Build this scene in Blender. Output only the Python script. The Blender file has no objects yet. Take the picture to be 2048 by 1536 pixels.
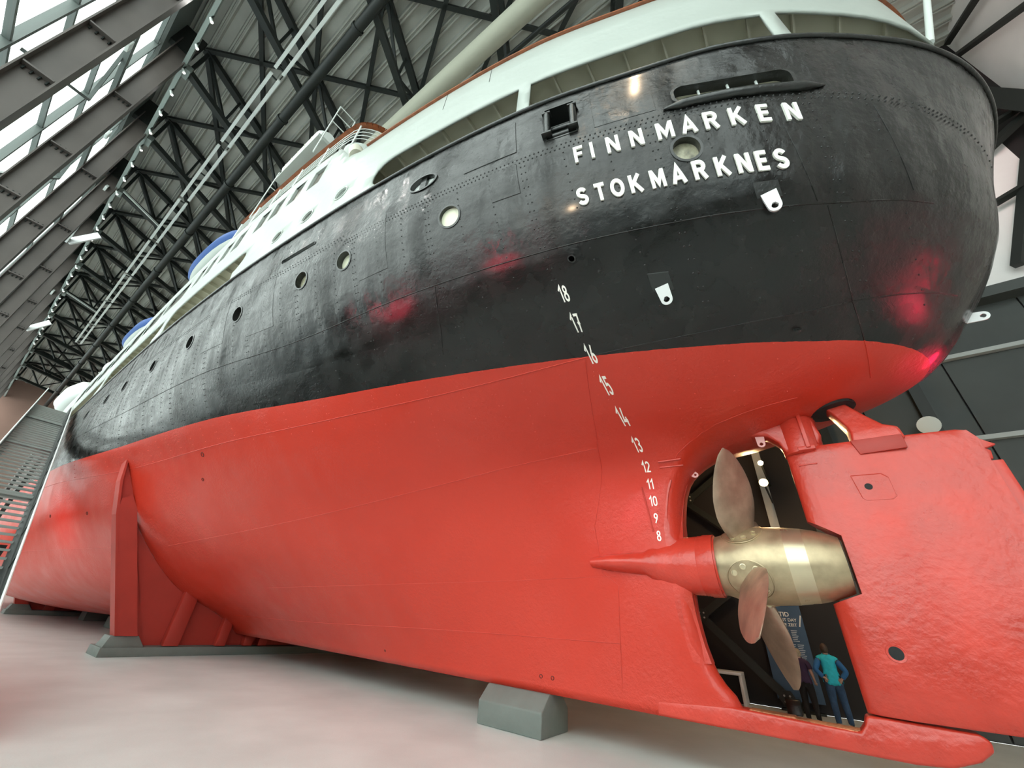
import bpy, bmesh, math, random, bisect
from mathutils import Vector, Matrix
from mathutils.geometry import delaunay_2d_cdt
random.seed(7)
sc = bpy.context.scene
COL = sc.collection
V = Vector
PI = math.pi

# ------------------------------------------------------------------ camera
F = 769.07
A_ = V((-1204, 372, F)).normalized()
Z_ = V((99.2, -1269, F)).normalized()
T_ = V((651, 517, F)).normalized()
def cv2w(v):
    return V((v.dot(A_), -v.dot(T_), v.dot(Z_)))
right = cv2w(V((1, 0, 0))); down = cv2w(V((0, 1, 0))); fwd = cv2w(V((0, 0, 1)))
fwd.normalize(); right = (right - fwd * right.dot(fwd)).normalized(); up = right.cross(fwd)
CAM = V((0, 8.0, 1.77))
cd = bpy.data.cameras.new('camera'); co = bpy.data.objects.new('camera', cd); COL.objects.link(co)
m = Matrix((right, up, -fwd)).transposed().to_4x4(); m.translation = CAM
co.matrix_world = m
cd.sensor_width = 36; cd.lens = F * 36 / 2048; cd.clip_start = 0.05; cd.clip_end = 400
sc.camera = co

# ------------------------------------------------------------------ world, light, exposure
sc.view_settings.view_transform = 'Standard'; sc.view_settings.look = 'None'
sc.view_settings.exposure = 0.11; sc.view_settings.gamma = 1.0
sc.view_settings.use_curve_mapping = False
w = bpy.data.worlds.new('world'); sc.world = w; w.use_nodes = True
bg = w.node_tree.nodes['Background']; bg.inputs[0].default_value = (0.94, 0.985, 0.955, 1); bg.inputs[1].default_value = 4.6

def area(name, loc, target, sx, sy, power, color=(1, 1, 1), spread=PI):
    l = bpy.data.lights.new(name, 'AREA'); l.shape = 'RECTANGLE'; l.size = sx; l.size_y = sy
    l.energy = power; l.color = color; l.spread = spread
    o = bpy.data.objects.new(name, l); COL.objects.link(o); o.location = loc
    o.rotation_euler = (V(target) - V(loc)).to_track_quat('-Z', 'Y').to_euler()
    return o
def spot(name, loc, target, power, color, deg, blend=0.6, r=0.08):
    l = bpy.data.lights.new(name, 'SPOT'); l.energy = power; l.color = color
    l.spot_size = math.radians(deg); l.spot_blend = blend; l.shadow_soft_size = r
    o = bpy.data.objects.new(name, l); COL.objects.link(o); o.location = loc
    o.rotation_euler = (V(target) - V(loc)).to_track_quat('-Z', 'Y').to_euler()
    return o

# ------------------------------------------------------------------ materials
def mat(name, color, rough=0.5, metal=0.0, coat=0.0, noise=0.0, nscale=3.0, bump=0.0, bscale=20.0, spec=0.5, rvar=0.0):
    m = bpy.data.materials.new(name); m.use_nodes = True
    nt = m.node_tree; b = nt.nodes['Principled BSDF']
    b.inputs['Base Color'].default_value = (*color, 1); b.inputs['Roughness'].default_value = rough
    b.inputs['Metallic'].default_value = metal; b.inputs['Coat Weight'].default_value = coat
    b.inputs['Coat Roughness'].default_value = 0.15
    b.inputs['Specular IOR Level'].default_value = spec
    geo = nt.nodes.new('ShaderNodeNewGeometry')
    if noise > 0 or rvar > 0:
        n = nt.nodes.new('ShaderNodeTexNoise'); n.inputs['Scale'].default_value = nscale; n.inputs['Detail'].default_value = 5
        nt.links.new(geo.outputs['Position'], n.inputs['Vector'])
        if noise > 0:
            mr = nt.nodes.new('ShaderNodeMapRange'); mr.inputs['From Min'].default_value = 0.3; mr.inputs['From Max'].default_value = 0.7
            mr.inputs['To Min'].default_value = 1 - noise; mr.inputs['To Max'].default_value = 1 + noise
            nt.links.new(n.outputs['Fac'], mr.inputs['Value'])
            mx = nt.nodes.new('ShaderNodeVectorMath'); mx.operation = 'SCALE'; mx.inputs[0].default_value = color
            nt.links.new(mr.outputs['Result'], mx.inputs['Scale']); nt.links.new(mx.outputs[0], b.inputs['Base Color'])
        if rvar > 0:
            mr2 = nt.nodes.new('ShaderNodeMapRange'); mr2.inputs['From Min'].default_value = 0.3; mr2.inputs['From Max'].default_value = 0.7
            mr2.inputs['To Min'].default_value = rough - rvar; mr2.inputs['To Max'].default_value = rough + rvar
            nt.links.new(n.outputs['Fac'], mr2.inputs['Value']); nt.links.new(mr2.outputs['Result'], b.inputs['Roughness'])
    if bump > 0:
        n2 = nt.nodes.new('ShaderNodeTexNoise'); n2.inputs['Scale'].default_value = bscale; n2.inputs['Detail'].default_value = 4
        nt.links.new(geo.outputs['Position'], n2.inputs['Vector'])
        bp = nt.nodes.new('ShaderNodeBump'); bp.inputs['Strength'].default_value = 1.0; bp.inputs['Distance'].default_value = bump
        nt.links.new(n2.outputs['Fac'], bp.inputs['Height']); nt.links.new(bp.outputs[0], b.inputs['Normal'])
    return m
def emis(name, color, s):
    m = bpy.data.materials.new(name); m.use_nodes = True; nt = m.node_tree
    b = nt.nodes['Principled BSDF']; b.inputs['Base Color'].default_value = (*color, 1)
    b.inputs['Emission Color'].default_value = (*color, 1); b.inputs['Emission Strength'].default_value = s
    return m

RED = (0.50, 0.040, 0.020)
def hull_material():
    m = bpy.data.materials.new('hull_paint'); m.use_nodes = True; nt = m.node_tree; N = nt.nodes.new; L = nt.links.new
    b = nt.nodes['Principled BSDF']
    geo = N('ShaderNodeNewGeometry'); sep = N('ShaderNodeSeparateXYZ'); L(geo.outputs['Position'], sep.inputs[0])
    def noise(s, d=4, vec=None, rough=0.5):
        n = N('ShaderNodeTexNoise'); n.inputs['Scale'].default_value = s; n.inputs['Detail'].default_value = d; n.inputs['Roughness'].default_value = rough
        L(vec if vec else geo.outputs['Position'], n.inputs['Vector']); return n.outputs['Fac']
    def mr(v, a, b_, c, d):
        n = N('ShaderNodeMapRange'); n.inputs['From Min'].default_value = a; n.inputs['From Max'].default_value = b_
        n.inputs['To Min'].default_value = c; n.inputs['To Max'].default_value = d; L(v, n.inputs['Value']); return n.outputs['Result']
    def math_(op, a, b_):
        n = N('ShaderNodeMath'); n.operation = op
        for i, v in enumerate((a, b_)):
            if isinstance(v, (int, float)): n.inputs[i].default_value = v
            else: L(v, n.inputs[i])
        return n.outputs[0]
    fine = noise(30, 3)
    zed = math_('ADD', sep.outputs['Z'], mr(noise(9, 2), 0, 1, -0.006, 0.006))
    isblack = math_('GREATER_THAN', zed, 5.65)
    # colours
    ramp = N('ShaderNodeMix'); ramp.data_type = 'RGBA'
    L(mr(noise(0.35, 3), 0.35, 0.65, 0, 1), ramp.inputs[0]); ramp.inputs[6].default_value = (0.54, 0.030, 0.012, 1); ramp.inputs[7].default_value = (0.58, 0.040, 0.020, 1)
    blk = N('ShaderNodeMix'); blk.data_type = 'RGBA'
    L(mr(noise(1.3, 5), 0.4, 0.65, 0, 1), blk.inputs[0]); blk.inputs[6].default_value = (0.0045, 0.0045, 0.0040, 1); blk.inputs[7].default_value = (0.010, 0.010, 0.009, 1)
    mix = N('ShaderNodeMix'); mix.data_type = 'RGBA'; L(isblack, mix.inputs[0]); L(ramp.outputs[2], mix.inputs[6]); L(blk.outputs[2], mix.inputs[7])
    L(mix.outputs[2], b.inputs['Base Color'])
    # roughness: the upper black plating is glossier
    rr = N('ShaderNodeMix'); rr.data_type = 'FLOAT'; L(isblack, rr.inputs[0])
    L(mr(noise(0.8, 4), 0.35, 0.65, 0.30, 0.44), rr.inputs[2])
    L(mr(noise(2.6, 6), 0.36, 0.64, 0.11, 0.38), rr.inputs[3]); L(rr.outputs[0], b.inputs['Roughness'])
    sv2 = N('ShaderNodeMix'); sv2.data_type = 'FLOAT'; L(isblack, sv2.inputs[0]); sv2.inputs[2].default_value = 0.5; sv2.inputs[3].default_value = 0.34; L(sv2.outputs[0], b.inputs['Specular IOR Level'])
    sp = N('ShaderNodeMix'); sp.data_type = 'FLOAT'; L(isblack, sp.inputs[0]); sp.inputs[2].default_value = 0.12; sp.inputs[3].default_value = 0.30
    L(sp.outputs[0], b.inputs['Coat Weight']); b.inputs['Coat Roughness'].default_value = 0.12
    # plating relief: dents between the frames, strongest on the old black plating above the weld line
    upper = mr(sep.outputs['Z'], 6.2, 7.2, 0.12, 1.0)
    mp = N('ShaderNodeMapping'); mp.inputs['Scale'].default_value = (1.0, 1.0, 0.45); L(geo.outputs['Position'], mp.inputs[0])
    dent = noise(1.9, 3, mp.outputs[0])
    dent2 = noise(0.9, 2)
    wav = N('ShaderNodeMath'); wav.operation = 'SINE'; L(math_('MULTIPLY', sep.outputs['X'], 2 * PI / 0.64), wav.inputs[0])
    fr = math_('MULTIPLY', mr(wav.outputs[0], -1, 1, 0, 0.42), mr(noise(0.6, 2), 0.4, 0.7, 0, 1))
    big = math_('ADD', math_('ADD', math_('MULTIPLY', dent, 0.6), math_('MULTIPLY', dent2, 0.7)), fr)
    big = math_('ADD', big, math_('MULTIPLY', noise(5.5, 4), 0.16))
    big = math_('MULTIPLY', big, upper)
    bp = N('ShaderNodeBump'); bp.inputs['Distance'].default_value = 0.13; bp.inputs['Strength'].default_value = 1.0; L(big, bp.inputs['Height'])
    rg = math_('MULTIPLY', noise(14, 5, None, 0.65), mr(noise(0.7, 3), 0.42, 0.62, 0.25, 1.0))
    bp2 = N('ShaderNodeBump'); bp2.inputs['Distance'].default_value = 0.020; bp2.inputs['Strength'].default_value = 0.8
    L(rg, bp2.inputs['Height']); L(bp.outputs[0], bp2.inputs['Normal'])
    L(bp2.outputs[0], b.inputs['Normal'])
    return m
M = {}
M['hull'] = hull_material()
M['red'] = mat('red_paint', (0.54, 0.038, 0.020), 0.34, coat=0.15, noise=0.1, nscale=1.5, bump=0.006, bscale=9, rvar=0.07)
M['redcast'] = mat('red_paint_on_casting', (0.54, 0.042, 0.024), 0.32, coat=0.2, noise=0.12, nscale=2, bump=0.010, bscale=11, rvar=0.07)
M['redflat'] = mat('red_cradle_paint', (0.42, 0.035, 0.022), 0.5, noise=0.1, nscale=1.2, bump=0.003, bscale=8)
M['black'] = mat('black_paint', (0.012, 0.013, 0.012), 0.3, coat=0.3, bump=0.01, bscale=14)
M['dark'] = mat('dark_opening', (0.006, 0.006, 0.006), 0.7)
M['white'] = mat('white_ship_paint', (0.41, 0.445, 0.41), 0.45, noise=0.04, nscale=1.0, bump=0.03, bscale=1.3)
M['cream'] = mat('cream_deckhead_paint', (0.60, 0.58, 0.47), 0.5, noise=0.06, nscale=1.0, bump=0.01, bscale=2)
M['letter'] = mat('white_letter', (0.92, 0.92, 0.84), 0.45)
M['brass'] = mat('bronze', (0.46, 0.37, 0.235), 0.40, metal=0.75, noise=0.26, nscale=3.2, bump=0.0015, bscale=9, rvar=0.06)
M['brass2'] = mat('bronze_polished_band', (0.62, 0.53, 0.36), 0.30, metal=0.8, noise=0.08, nscale=3, rvar=0.05)
M['bladem'] = mat('bronze_blade', (0.42, 0.30, 0.22), 0.45, metal=0.7, noise=0.25, nscale=3.5, bump=0.004, bscale=12, rvar=0.08)
M['pink'] = mat('pink_primer', (0.80, 0.42, 0.40), 0.5)
M['galv'] = mat('pale_metal', (0.72, 0.72, 0.72), 0.45, metal=0.2)
M['wood'] = mat('varnished_wood', (0.30, 0.085, 0.03), 0.35, coat=0.4, noise=0.3, nscale=6)
M['steel'] = mat('dark_green_grey_steel', (0.014, 0.018, 0.016), 0.5, noise=0.1, nscale=1)
M['column'] = mat('brown_grey_steel', (0.095, 0.080, 0.072), 0.5, noise=0.15, nscale=0.7, bump=0.003, bscale=3)
M['mullion'] = mat('grey_green_mullion', (0.13, 0.15, 0.14), 0.45)
M['eaves'] = mat('pale_green_steel', (0.25, 0.29, 0.27), 0.45)
M['deck'] = mat('roof_deck', (0.46, 0.46, 0.42), 0.5, noise=0.12, nscale=0.8)
M['duct'] = mat('duct_fabric', (0.40, 0.40, 0.32), 0.7)
M['tray'] = mat('white_metal', (0.70, 0.74, 0.71), 0.4)
M['fabric'] = mat('white_wall_panel', (0.86, 0.82, 0.80), 0.8, noise=0.05, nscale=0.6)
M['panel'] = mat('charcoal_wall_panel', (0.055, 0.062, 0.060), 0.6, noise=0.12, nscale=0.7)
M['blackwall'] = mat('black_wall', (0.010, 0.008, 0.008), 0.7)
M['ledge'] = mat('grey_ledge', (0.40, 0.42, 0.41), 0.5)
M['conc'] = mat('grey_painted_concrete', (0.15, 0.17, 0.155), 0.6, noise=0.08, nscale=3, bump=0.004, bscale=10)
M['banner'] = mat('blue_banner', (0.05, 0.10, 0.17), 0.6, noise=0.1, nscale=2)
M['navy'] = mat('blue_cover', (0.02, 0.075, 0.26), 0.7)
M['skin'] = mat('skin', (0.55, 0.33, 0.24), 0.55)
M['turq'] = mat('turquoise_cloth', (0.02, 0.50, 0.62), 0.8, noise=0.12, nscale=12, bump=0.012, bscale=16)
M['bluesleeve'] = mat('blue_sleeve_cloth', (0.02, 0.12, 0.30), 0.8)
M['jeans'] = mat('denim', (0.03, 0.07, 0.14), 0.85, noise=0.3, nscale=9, bump=0.008, bscale=18)
M['purple'] = mat('purple_cloth', (0.035, 0.015, 0.05), 0.8, noise=0.15, nscale=10, bump=0.008, bscale=16)
M['blackcloth'] = mat('black_cloth', (0.008, 0.008, 0.009), 0.85)
M['hairblond'] = mat('grey_blond_hair', (0.36, 0.29, 0.20), 0.6, noise=0.3, nscale=40, bump=0.006, bscale=60)
M['hairbrown'] = mat('brown_hair', (0.07, 0.04, 0.025), 0.55, noise=0.3, nscale=40, bump=0.006, bscale=60)
M['grating'] = mat('galvanised_grating', (0.36, 0.38, 0.36), 0.5, metal=0.2)
M['warmlamp'] = emis('warm_lamp', (1.0, 0.62, 0.28), 90)
M['coollamp'] = emis('white_lamp', (1.0, 0.97, 0.9), 3)
M['greydisc'] = mat('mottled_glass', (0.36, 0.34, 0.24), 0.25, noise=0.5, nscale=11)
M['creamdisc'] = mat('cream_deadlight', (0.72, 0.72, 0.55), 0.35)
M['greyglass'] = mat('grey_window', (0.07, 0.06, 0.045), 0.3, noise=0.2, nscale=2)
M['endwall'] = mat('end_wall', (0.30, 0.19, 0.15), 0.8, noise=0.1, nscale=0.3)

def floor_material():
    m = bpy.data.materials.new('poured_floor'); m.use_nodes = True; nt = m.node_tree
    b = nt.nodes['Principled BSDF']; geo = nt.nodes.new('ShaderNodeNewGeometry')
    n = nt.nodes.new('ShaderNodeTexNoise'); n.inputs['Scale'].default_value = 0.8; n.inputs['Detail'].default_value = 8
    n2 = nt.nodes.new('ShaderNodeTexNoise'); n2.inputs['Scale'].default_value = 60; n2.inputs['Detail'].default_value = 2
    mx = nt.nodes.new('ShaderNodeMix'); mx.data_type = 'RGBA'
    mx.inputs[6].default_value = (0.56, 0.60, 0.58, 1); mx.inputs[7].default_value = (0.72, 0.77, 0.75, 1)
    ad = nt.nodes.new('ShaderNodeMath'); ad.operation = 'MULTIPLY_ADD'; ad.inputs[1].default_value = 0.35
    nt.links.new(geo.outputs['Position'], n.inputs['Vector']); nt.links.new(geo.outputs['Position'], n2.inputs['Vector'])
    nt.links.new(n2.outputs['Fac'], ad.inputs[0]); nt.links.new(n.outputs['Fac'], ad.inputs[2])
    mr = nt.nodes.new('ShaderNodeMapRange'); mr.inputs['From Min'].default_value = 0.4; mr.inputs['From Max'].default_value = 0.95
    nt.links.new(ad.outputs[0], mr.inputs['Value']); nt.links.new(mr.outputs[0], mx.inputs[0])
    nt.links.new(mx.outputs[2], b.inputs['Base Color'])
    b.inputs['Roughness'].default_value = 0.30; b.inputs['Specular IOR Level'].default_value = 0.55
    return m
M['floor'] = floor_material()
def pane_material():
    m = bpy.data.materials.new('clear_pane'); m.use_nodes = True; nt = m.node_tree; nt.nodes.clear()
    o = nt.nodes.new('ShaderNodeOutputMaterial'); t = nt.nodes.new('ShaderNodeBsdfTransparent'); g = nt.nodes.new('ShaderNodeBsdfGlossy')
    g.inputs['Roughness'].default_value = 0.02; t.inputs['Color'].default_value = (0.90, 0.97, 0.96, 1)
    mx = nt.nodes.new('ShaderNodeMixShader'); mx.inputs[0].default_value = 0.05
    nt.links.new(t.outputs[0], mx.inputs[1]); nt.links.new(g.outputs[0], mx.inputs[2])
    nt.links.new(mx.outputs[0], o.inputs[0]); return m
M['pane'] = pane_material()

# ------------------------------------------------------------------ object helpers
def tag(o, label=None, cat=None, group=None, kind=None):
    if label: o['label'] = label
    if cat: o['category'] = cat
    if group: o['group'] = group
    if kind: o['kind'] = kind
    return o
def empty(name, loc=(0, 0, 0), label=None, cat=None, group=None):
    o = bpy.data.objects.new(name, None); COL.objects.link(o); o.location = loc; o.empty_display_size = 0.2
    return tag(o, label, cat, group)
def put(o, parent):
    if parent is not None:
        o.parent = parent
        L = V((0, 0, 0)); p = parent
        while p is not None: L += p.location; p = p.parent
        o.location = o.location - L          # parents are never rotated
def mesh_obj(name, verts, faces, m, parent=None, smooth=False, mats=None, fm=None):
    me = bpy.data.meshes.new(name); me.from_pydata([tuple(v) for v in verts], [], faces); me.update()
    for x in (mats or [m]): me.materials.append(x)
    if smooth:
        me.polygons.foreach_set('use_smooth', [True] * len(me.polygons))
    if fm: me.polygons.foreach_set('material_index', fm)
    o = bpy.data.objects.new(name, me); COL.objects.link(o); put(o, parent); return o
def basis(d):
    d = V(d).normalized(); a = V((0, 0, 1)) if abs(d.z) < 0.95 else V((1, 0, 0))
    u = d.cross(a).normalized(); return u, d.cross(u).normalized()
class G:
    """collects geometry in world coordinates; build() links it as one mesh object"""
    def __init__(s): s.v = []; s.f = []
    def add(s, vs, fs):
        n = len(s.v); s.v += [V(q) for q in vs]; s.f += [tuple(i + n for i in f) for f in fs]; return s
    def box(s, a, b):
        x0, y0, z0 = a; x1, y1, z1 = b
        return s.add([(x0, y0, z0), (x1, y0, z0), (x1, y1, z0), (x0, y1, z0), (x0, y0, z1), (x1, y0, z1), (x1, y1, z1), (x0, y1, z1)],
                     [(0, 3, 2, 1), (4, 5, 6, 7), (0, 1, 5, 4), (1, 2, 6, 5), (2, 3, 7, 6), (3, 0, 4, 7)])
    def bar(s, p, q, w, h, upv=None):
        p, q = V(p), V(q); d = (q - p).normalized()
        if upv is None: u, v = basis(d)
        else:
            u = d.cross(V(upv)).normalized(); v = u.cross(d).normalized()
        u = u * w / 2; v = v * h / 2
        vs = [p - u - v, p + u - v, p + u + v, p - u + v, q - u - v, q + u - v, q + u + v, q - u + v]
        return s.add(vs, [(0, 1, 2, 3), (7, 6, 5, 4), (0, 4, 5, 1), (1, 5, 6, 2), (2, 6, 7, 3), (3, 7, 4, 0)])
    def tube(s, pts, r, n=8, caps=True):
        pts = [V(p) for p in pts]; R = r if isinstance(r, (list, tuple)) else [r] * len(pts); vs = []; fs = []
        u = None
        for i, p in enumerate(pts):
            d = (pts[min(i + 1, len(pts) - 1)] - pts[max(i - 1, 0)]).normalized()
            if u is None: u, v = basis(d)
            else:
                u = (u - d * u.dot(d)).normalized(); v = d.cross(u)
            for k in range(n):
                a = 2 * PI * k / n; vs.append(p + (u * math.cos(a) + v * math.sin(a)) * R[i])
        for i in range(len(pts) - 1):
            for k in range(n):
                a, b = i * n + k, i * n + (k + 1) % n; fs.append((a, b, b + n, a + n))
        if caps: fs.append(tuple(range(n - 1, -1, -1))); fs.append(tuple(range((len(pts) - 1) * n, len(pts) * n)))
        return s.add(vs, fs)
    def lathe(s, prof, o, ax, n=32, cap0=True, cap1=True):
        """prof: (distance along ax, radius)"""
        o = V(o); ax = V(ax).normalized(); u, v = basis(ax); vs = []; fs = []
        for t, r in prof:
            for k in range(n):
                a = 2 * PI * k / n; vs.append(o + ax * t + (u * math.cos(a) + v * math.sin(a)) * r)
        for i in range(len(prof) - 1):
            for k in range(n):
                a, b = i * n + k, i * n + (k + 1) % n; fs.append((a, b, b + n, a + n))
        if cap0: fs.append(tuple(range(n - 1, -1, -1)))
        if cap1: fs.append(tuple(range((len(prof) - 1) * n, len(prof) * n)))
        return s.add(vs, fs)
    def prism(s, poly, y0, y1):
        """polygon in x,z extruded along y"""
        n = len(poly); vs = [(x, y0, z) for x, z in poly] + [(x, y1, z) for x, z in poly]
        return s.add(vs, [tuple(range(n)), tuple(range(2 * n - 1, n - 1, -1))] + [(i, i + n, (i + 1) % n + n, (i + 1) % n) for i in range(n)])
    def prismX(s, poly, x0, x1):
        n = len(poly); vs = [(x0, y, z) for y, z in poly] + [(x1, y, z) for y, z in poly]
        return s.add(vs, [tuple(range(n)), tuple(range(2 * n - 1, n - 1, -1))] + [(i, i + n, (i + 1) % n + n, (i + 1) % n) for i in range(n)])
    def build(s, name, m, parent=None, smooth=False, bevel=0, seg=2, angle=40, local=None):
        vs = s.v
        o = mesh_obj(name, vs, s.f, m, None)
        bm = bmesh.new(); bm.from_mesh(o.data); bmesh.ops.recalc_face_normals(bm, faces=bm.faces)
        if bevel:
            es = [e for e in bm.edges if len(e.link_faces) == 2 and e.calc_face_angle(0) > math.radians(35)]
            bmesh.ops.bevel(bm, geom=es, offset=bevel, segments=seg, profile=0.5, affect='EDGES', clamp_overlap=True)
        bm.to_mesh(o.data); bm.free()
        if smooth or bevel:
            o.data.polygons.foreach_set('use_smooth', [True] * len(o.data.polygons))
            try: o.data.set_sharp_from_angle(angle=math.radians(angle))
            except Exception: pass
        if local is not None:
            c = V(local); o.data.transform(Matrix.Translation(-c)); o.location = c
        put(o, parent); return o
def clone(o, delta, parent=None):
    c = o.copy(); COL.objects.link(c)
    if parent is not None: c.parent = parent
    else: c.location = o.location + V(delta)
    return c
def clone_tree(o, delta):
    r = o.copy(); COL.objects.link(r); r.location = o.location + V(delta)
    for ch in o.children:
        c = ch.copy(); COL.objects.link(c); c.parent = r
        for g in ch.children:
            d = g.copy(); COL.objects.link(d); d.parent = c
    return r

# ------------------------------------------------------------------ the hull surface y = H(x, z)
ZL = [.6, .85, 1.2, 1.8, 2.8, 3.8, 4.4, 4.8, 5.1, 5.65, 6.3, 7.2, 8.3, 9.6]
ST = {
-5.0: [.10, .10, .10, .10, .10, .10, .10, .10, .10, .5, 1.2, 2.2, 3.1, 3.8],
-3.0: [.12, .12, .12, .12, .12, .12, .12, .12, .2, .95, 1.9, 2.95, 3.6, 3.9],
-1.5: [.14, .14, .14, .15, .15, .15, .16, .2, .45, 1.40, 2.4, 3.4, 3.95, 4.25],
0.0: [.15, .15, .15, .17, .18, .2, .25, .4, 1.05, 2.14, 3.15, 4.05, 4.55, 4.75],
2.2: [.16, .17, .2, .27, .33, .45, .62, 1.15, 1.85, 3.0, 4.0, 4.75, 5.2, 5.4],
5.0: [.16, .2, .28, .45, .85, 1.4, 1.95, 2.5, 3.0, 3.80, 4.6, 5.3, 5.7, 5.88],
8.0: [.16, .28, .5, .95, 1.75, 2.65, 3.3, 3.7, 4.0, 4.47, 5.0, 5.6, 6.0, 6.2],
12.0: [.16, .4, .8, 1.55, 2.75, 3.7, 4.25, 4.6, 4.85, 5.32, 5.75, 6.1, 6.35, 6.48],
17.3: [.2, .5, 1.1, 2.42, 3.68, 4.6, 4.98, 5.22, 5.42, 5.88, 6.15, 6.4, 6.55, 6.65],
24.0: [.9, 1.9, 3.1, 4.3, 5.2, 5.85, 6.1, 6.25, 6.35, 6.5, 6.6, 6.65, 6.68, 6.7],
34.0: [2.6, 4.0, 5.0, 5.75, 6.3, 6.55, 6.6, 6.62, 6.65, 6.68, 6.7, 6.7, 6.7, 6.7],
48.0: [2.2, 3.6, 4.8, 5.6, 6.2, 6.5, 6.55, 6.6, 6.62, 6.65, 6.7, 6.7, 6.7, 6.7],
60.0: [.6, 1.3, 2.0, 2.8, 3.7, 4.3, 4.6, 4.8, 4.95, 5.1, 5.3, 5.6, 5.8, 6.0],
70.0: [.2, .4, .7, 1.1, 1.6, 2.0, 2.2, 2.35, 2.5, 2.7, 3.0, 3.3, 3.8, 4.4],
77.0: [.1, .1, .1, .1, .2, .3, .4, .5, .6, .7, .9, 1.2, 1.6, 2.2]}
X0 = [(.6, 1.45), (.86, 1.38), (1.2, 1.62), (1.6, 1.74), (2.2, 1.80), (3.25, 1.80), (3.8, 1.72), (4.25, 1.55), (4.55, 1.25), (4.8, .80), (4.93, .35), (5.05, -.25), (5.3, -1.25), (5.45, -1.8), (5.65, -2.35), (5.95, -2.72), (6.3, -3.0), (6.8, -3.38), (7.5, -3.78), (8.2, -4.0), (9.6, -4.55)]
NR = [(.6, .25), (4.4, .3), (4.8, .5), (5.1, .9), (5.65, 1.2), (6.3, 2.0), (7.2, 2.8), (9.6, 4.0)]
def pch(xs, ys):
    n = len(xs); h = [xs[i + 1] - xs[i] for i in range(n - 1)]; d = [(ys[i + 1] - ys[i]) / h[i] for i in range(n - 1)]
    mm = [0] * n; mm[0] = d[0]; mm[-1] = d[-1]
    for i in range(1, n - 1):
        if d[i - 1] * d[i] > 0:
            w1 = 2 * h[i] + h[i - 1]; w2 = h[i] + 2 * h[i - 1]; mm[i] = (w1 + w2) / (w1 / d[i - 1] + w2 / d[i])
    def f(x):
        x = min(max(x, xs[0]), xs[-1]); i = min(max(bisect.bisect_right(xs, x) - 1, 0), n - 2)
        t = (x - xs[i]) / h[i]; a = t * t
        return (2 * t * a - 3 * a + 1) * ys[i] + (t * a - 2 * a + t) * h[i] * mm[i] + (-2 * t * a + 3 * a) * ys[i + 1] + (t * a - a) * h[i] * mm[i + 1]
    return f
_xs = sorted(ST); _zf = {x: pch(ZL, ST[x]) for x in _xs}
x0f = pch([a for a, b in X0], [b for a, b in X0]); nrf = pch([a for a, b in NR], [b for a, b in NR])
_c = {}
def H(x, z):
    z = round(min(max(z, .6), 9.6), 3)
    if z not in _c: _c[z] = pch(_xs, [_zf[k](z) for k in _xs])
    s = x - x0f(z)
    if s <= 0: return 0.0
    q = s / nrf(z)
    return _c[z](x) * (math.sqrt(1 - (1 - q) ** 2) if q < 1 else 1)
def S(x, z, off=0.0):
    p = V((x, H(x, z), z))
    if off:
        p += N(x, z) * off
    return p
def N(x, z):
    e = 0.02
    a = V((2 * e, H(x + e, z) - H(x - e, z), 0)); zz = min(z, 9.58)
    b = V((0, H(x, zz + e) - H(x, zz - e), 2 * e))
    n = b.cross(a).normalized()
    return n if n.y > 0 else -n
def hole_circle(x, z, r, n=28, rz=None):
    rz = rz or r
    # true circle on the sloping plate
    e = .05; sx = math.hypot(1, (H(x + e, z) - H(x - e, z)) / (2 * e)); zz = min(z, 9.5); sz = math.hypot(1, (H(x, zz + e) - H(x, zz - e)) / (2 * e))
    return [(x + r / sx * math.cos(2 * PI * k / n), z + rz / sz * math.sin(2 * PI * k / n)) for k in range(n)]
def rrect(x0, z0, x1, z1, r, n=5):
    pts = []
    for cx, cz, a0 in ((x1 - r, z1 - r, 0), (x0 + r, z1 - r, 90), (x0 + r, z0 + r, 180), (x1 - r, z0 + r, 270)):
        for k in range(n + 1):
            a = math.radians(a0 + 90 * k / n); pts.append((cx + r * math.cos(a), cz + r * math.sin(a)))
    return pts
def inpoly(p, poly):
    x, y = p; c = False; n = len(poly)
    for i in range(n):
        x1, y1 = poly[i]; x2, y2 = poly[(i + 1) % n]
        if (y1 > y) != (y2 > y) and x < (x2 - x1) * (y - y1) / (y2 - y1) + x1: c = not c
    return c

PORTS = [(3.73, 7.79, .20), (6.41, 7.90, .20), (7.86, 7.98, .20), (10.47, 7.95, .20), (13.12, 7.95, .20), (16.0, 8.0, .20), (18.81, 8.0, .20), (21.0, 8.0, .2), (24.0, 8.0, .2), (27.0, 8.0, .2), (-0.02, 7.72, .18)]
HOLES = [hole_circle(*p) for p in PORTS]
HOLES.append(hole_circle(4.33, 8.86, .30, rz=.17))                     # oval port
HOLES.append([(1.84, 8.58), (1.36, 8.58), (1.36, 9.36), (1.84, 9.36)][::-1])   # fairlead
HOLES.append(rrect(-1.50, 8.50, -0.06, 8.84, .12))                     # long mooring slot
HOLES.append(rrect(7.55, 8.84, 8.85, 8.93, .04))                       # narrow slot
HOLES.append(hole_circle(1.89, 6.64, .045, 14))

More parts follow.
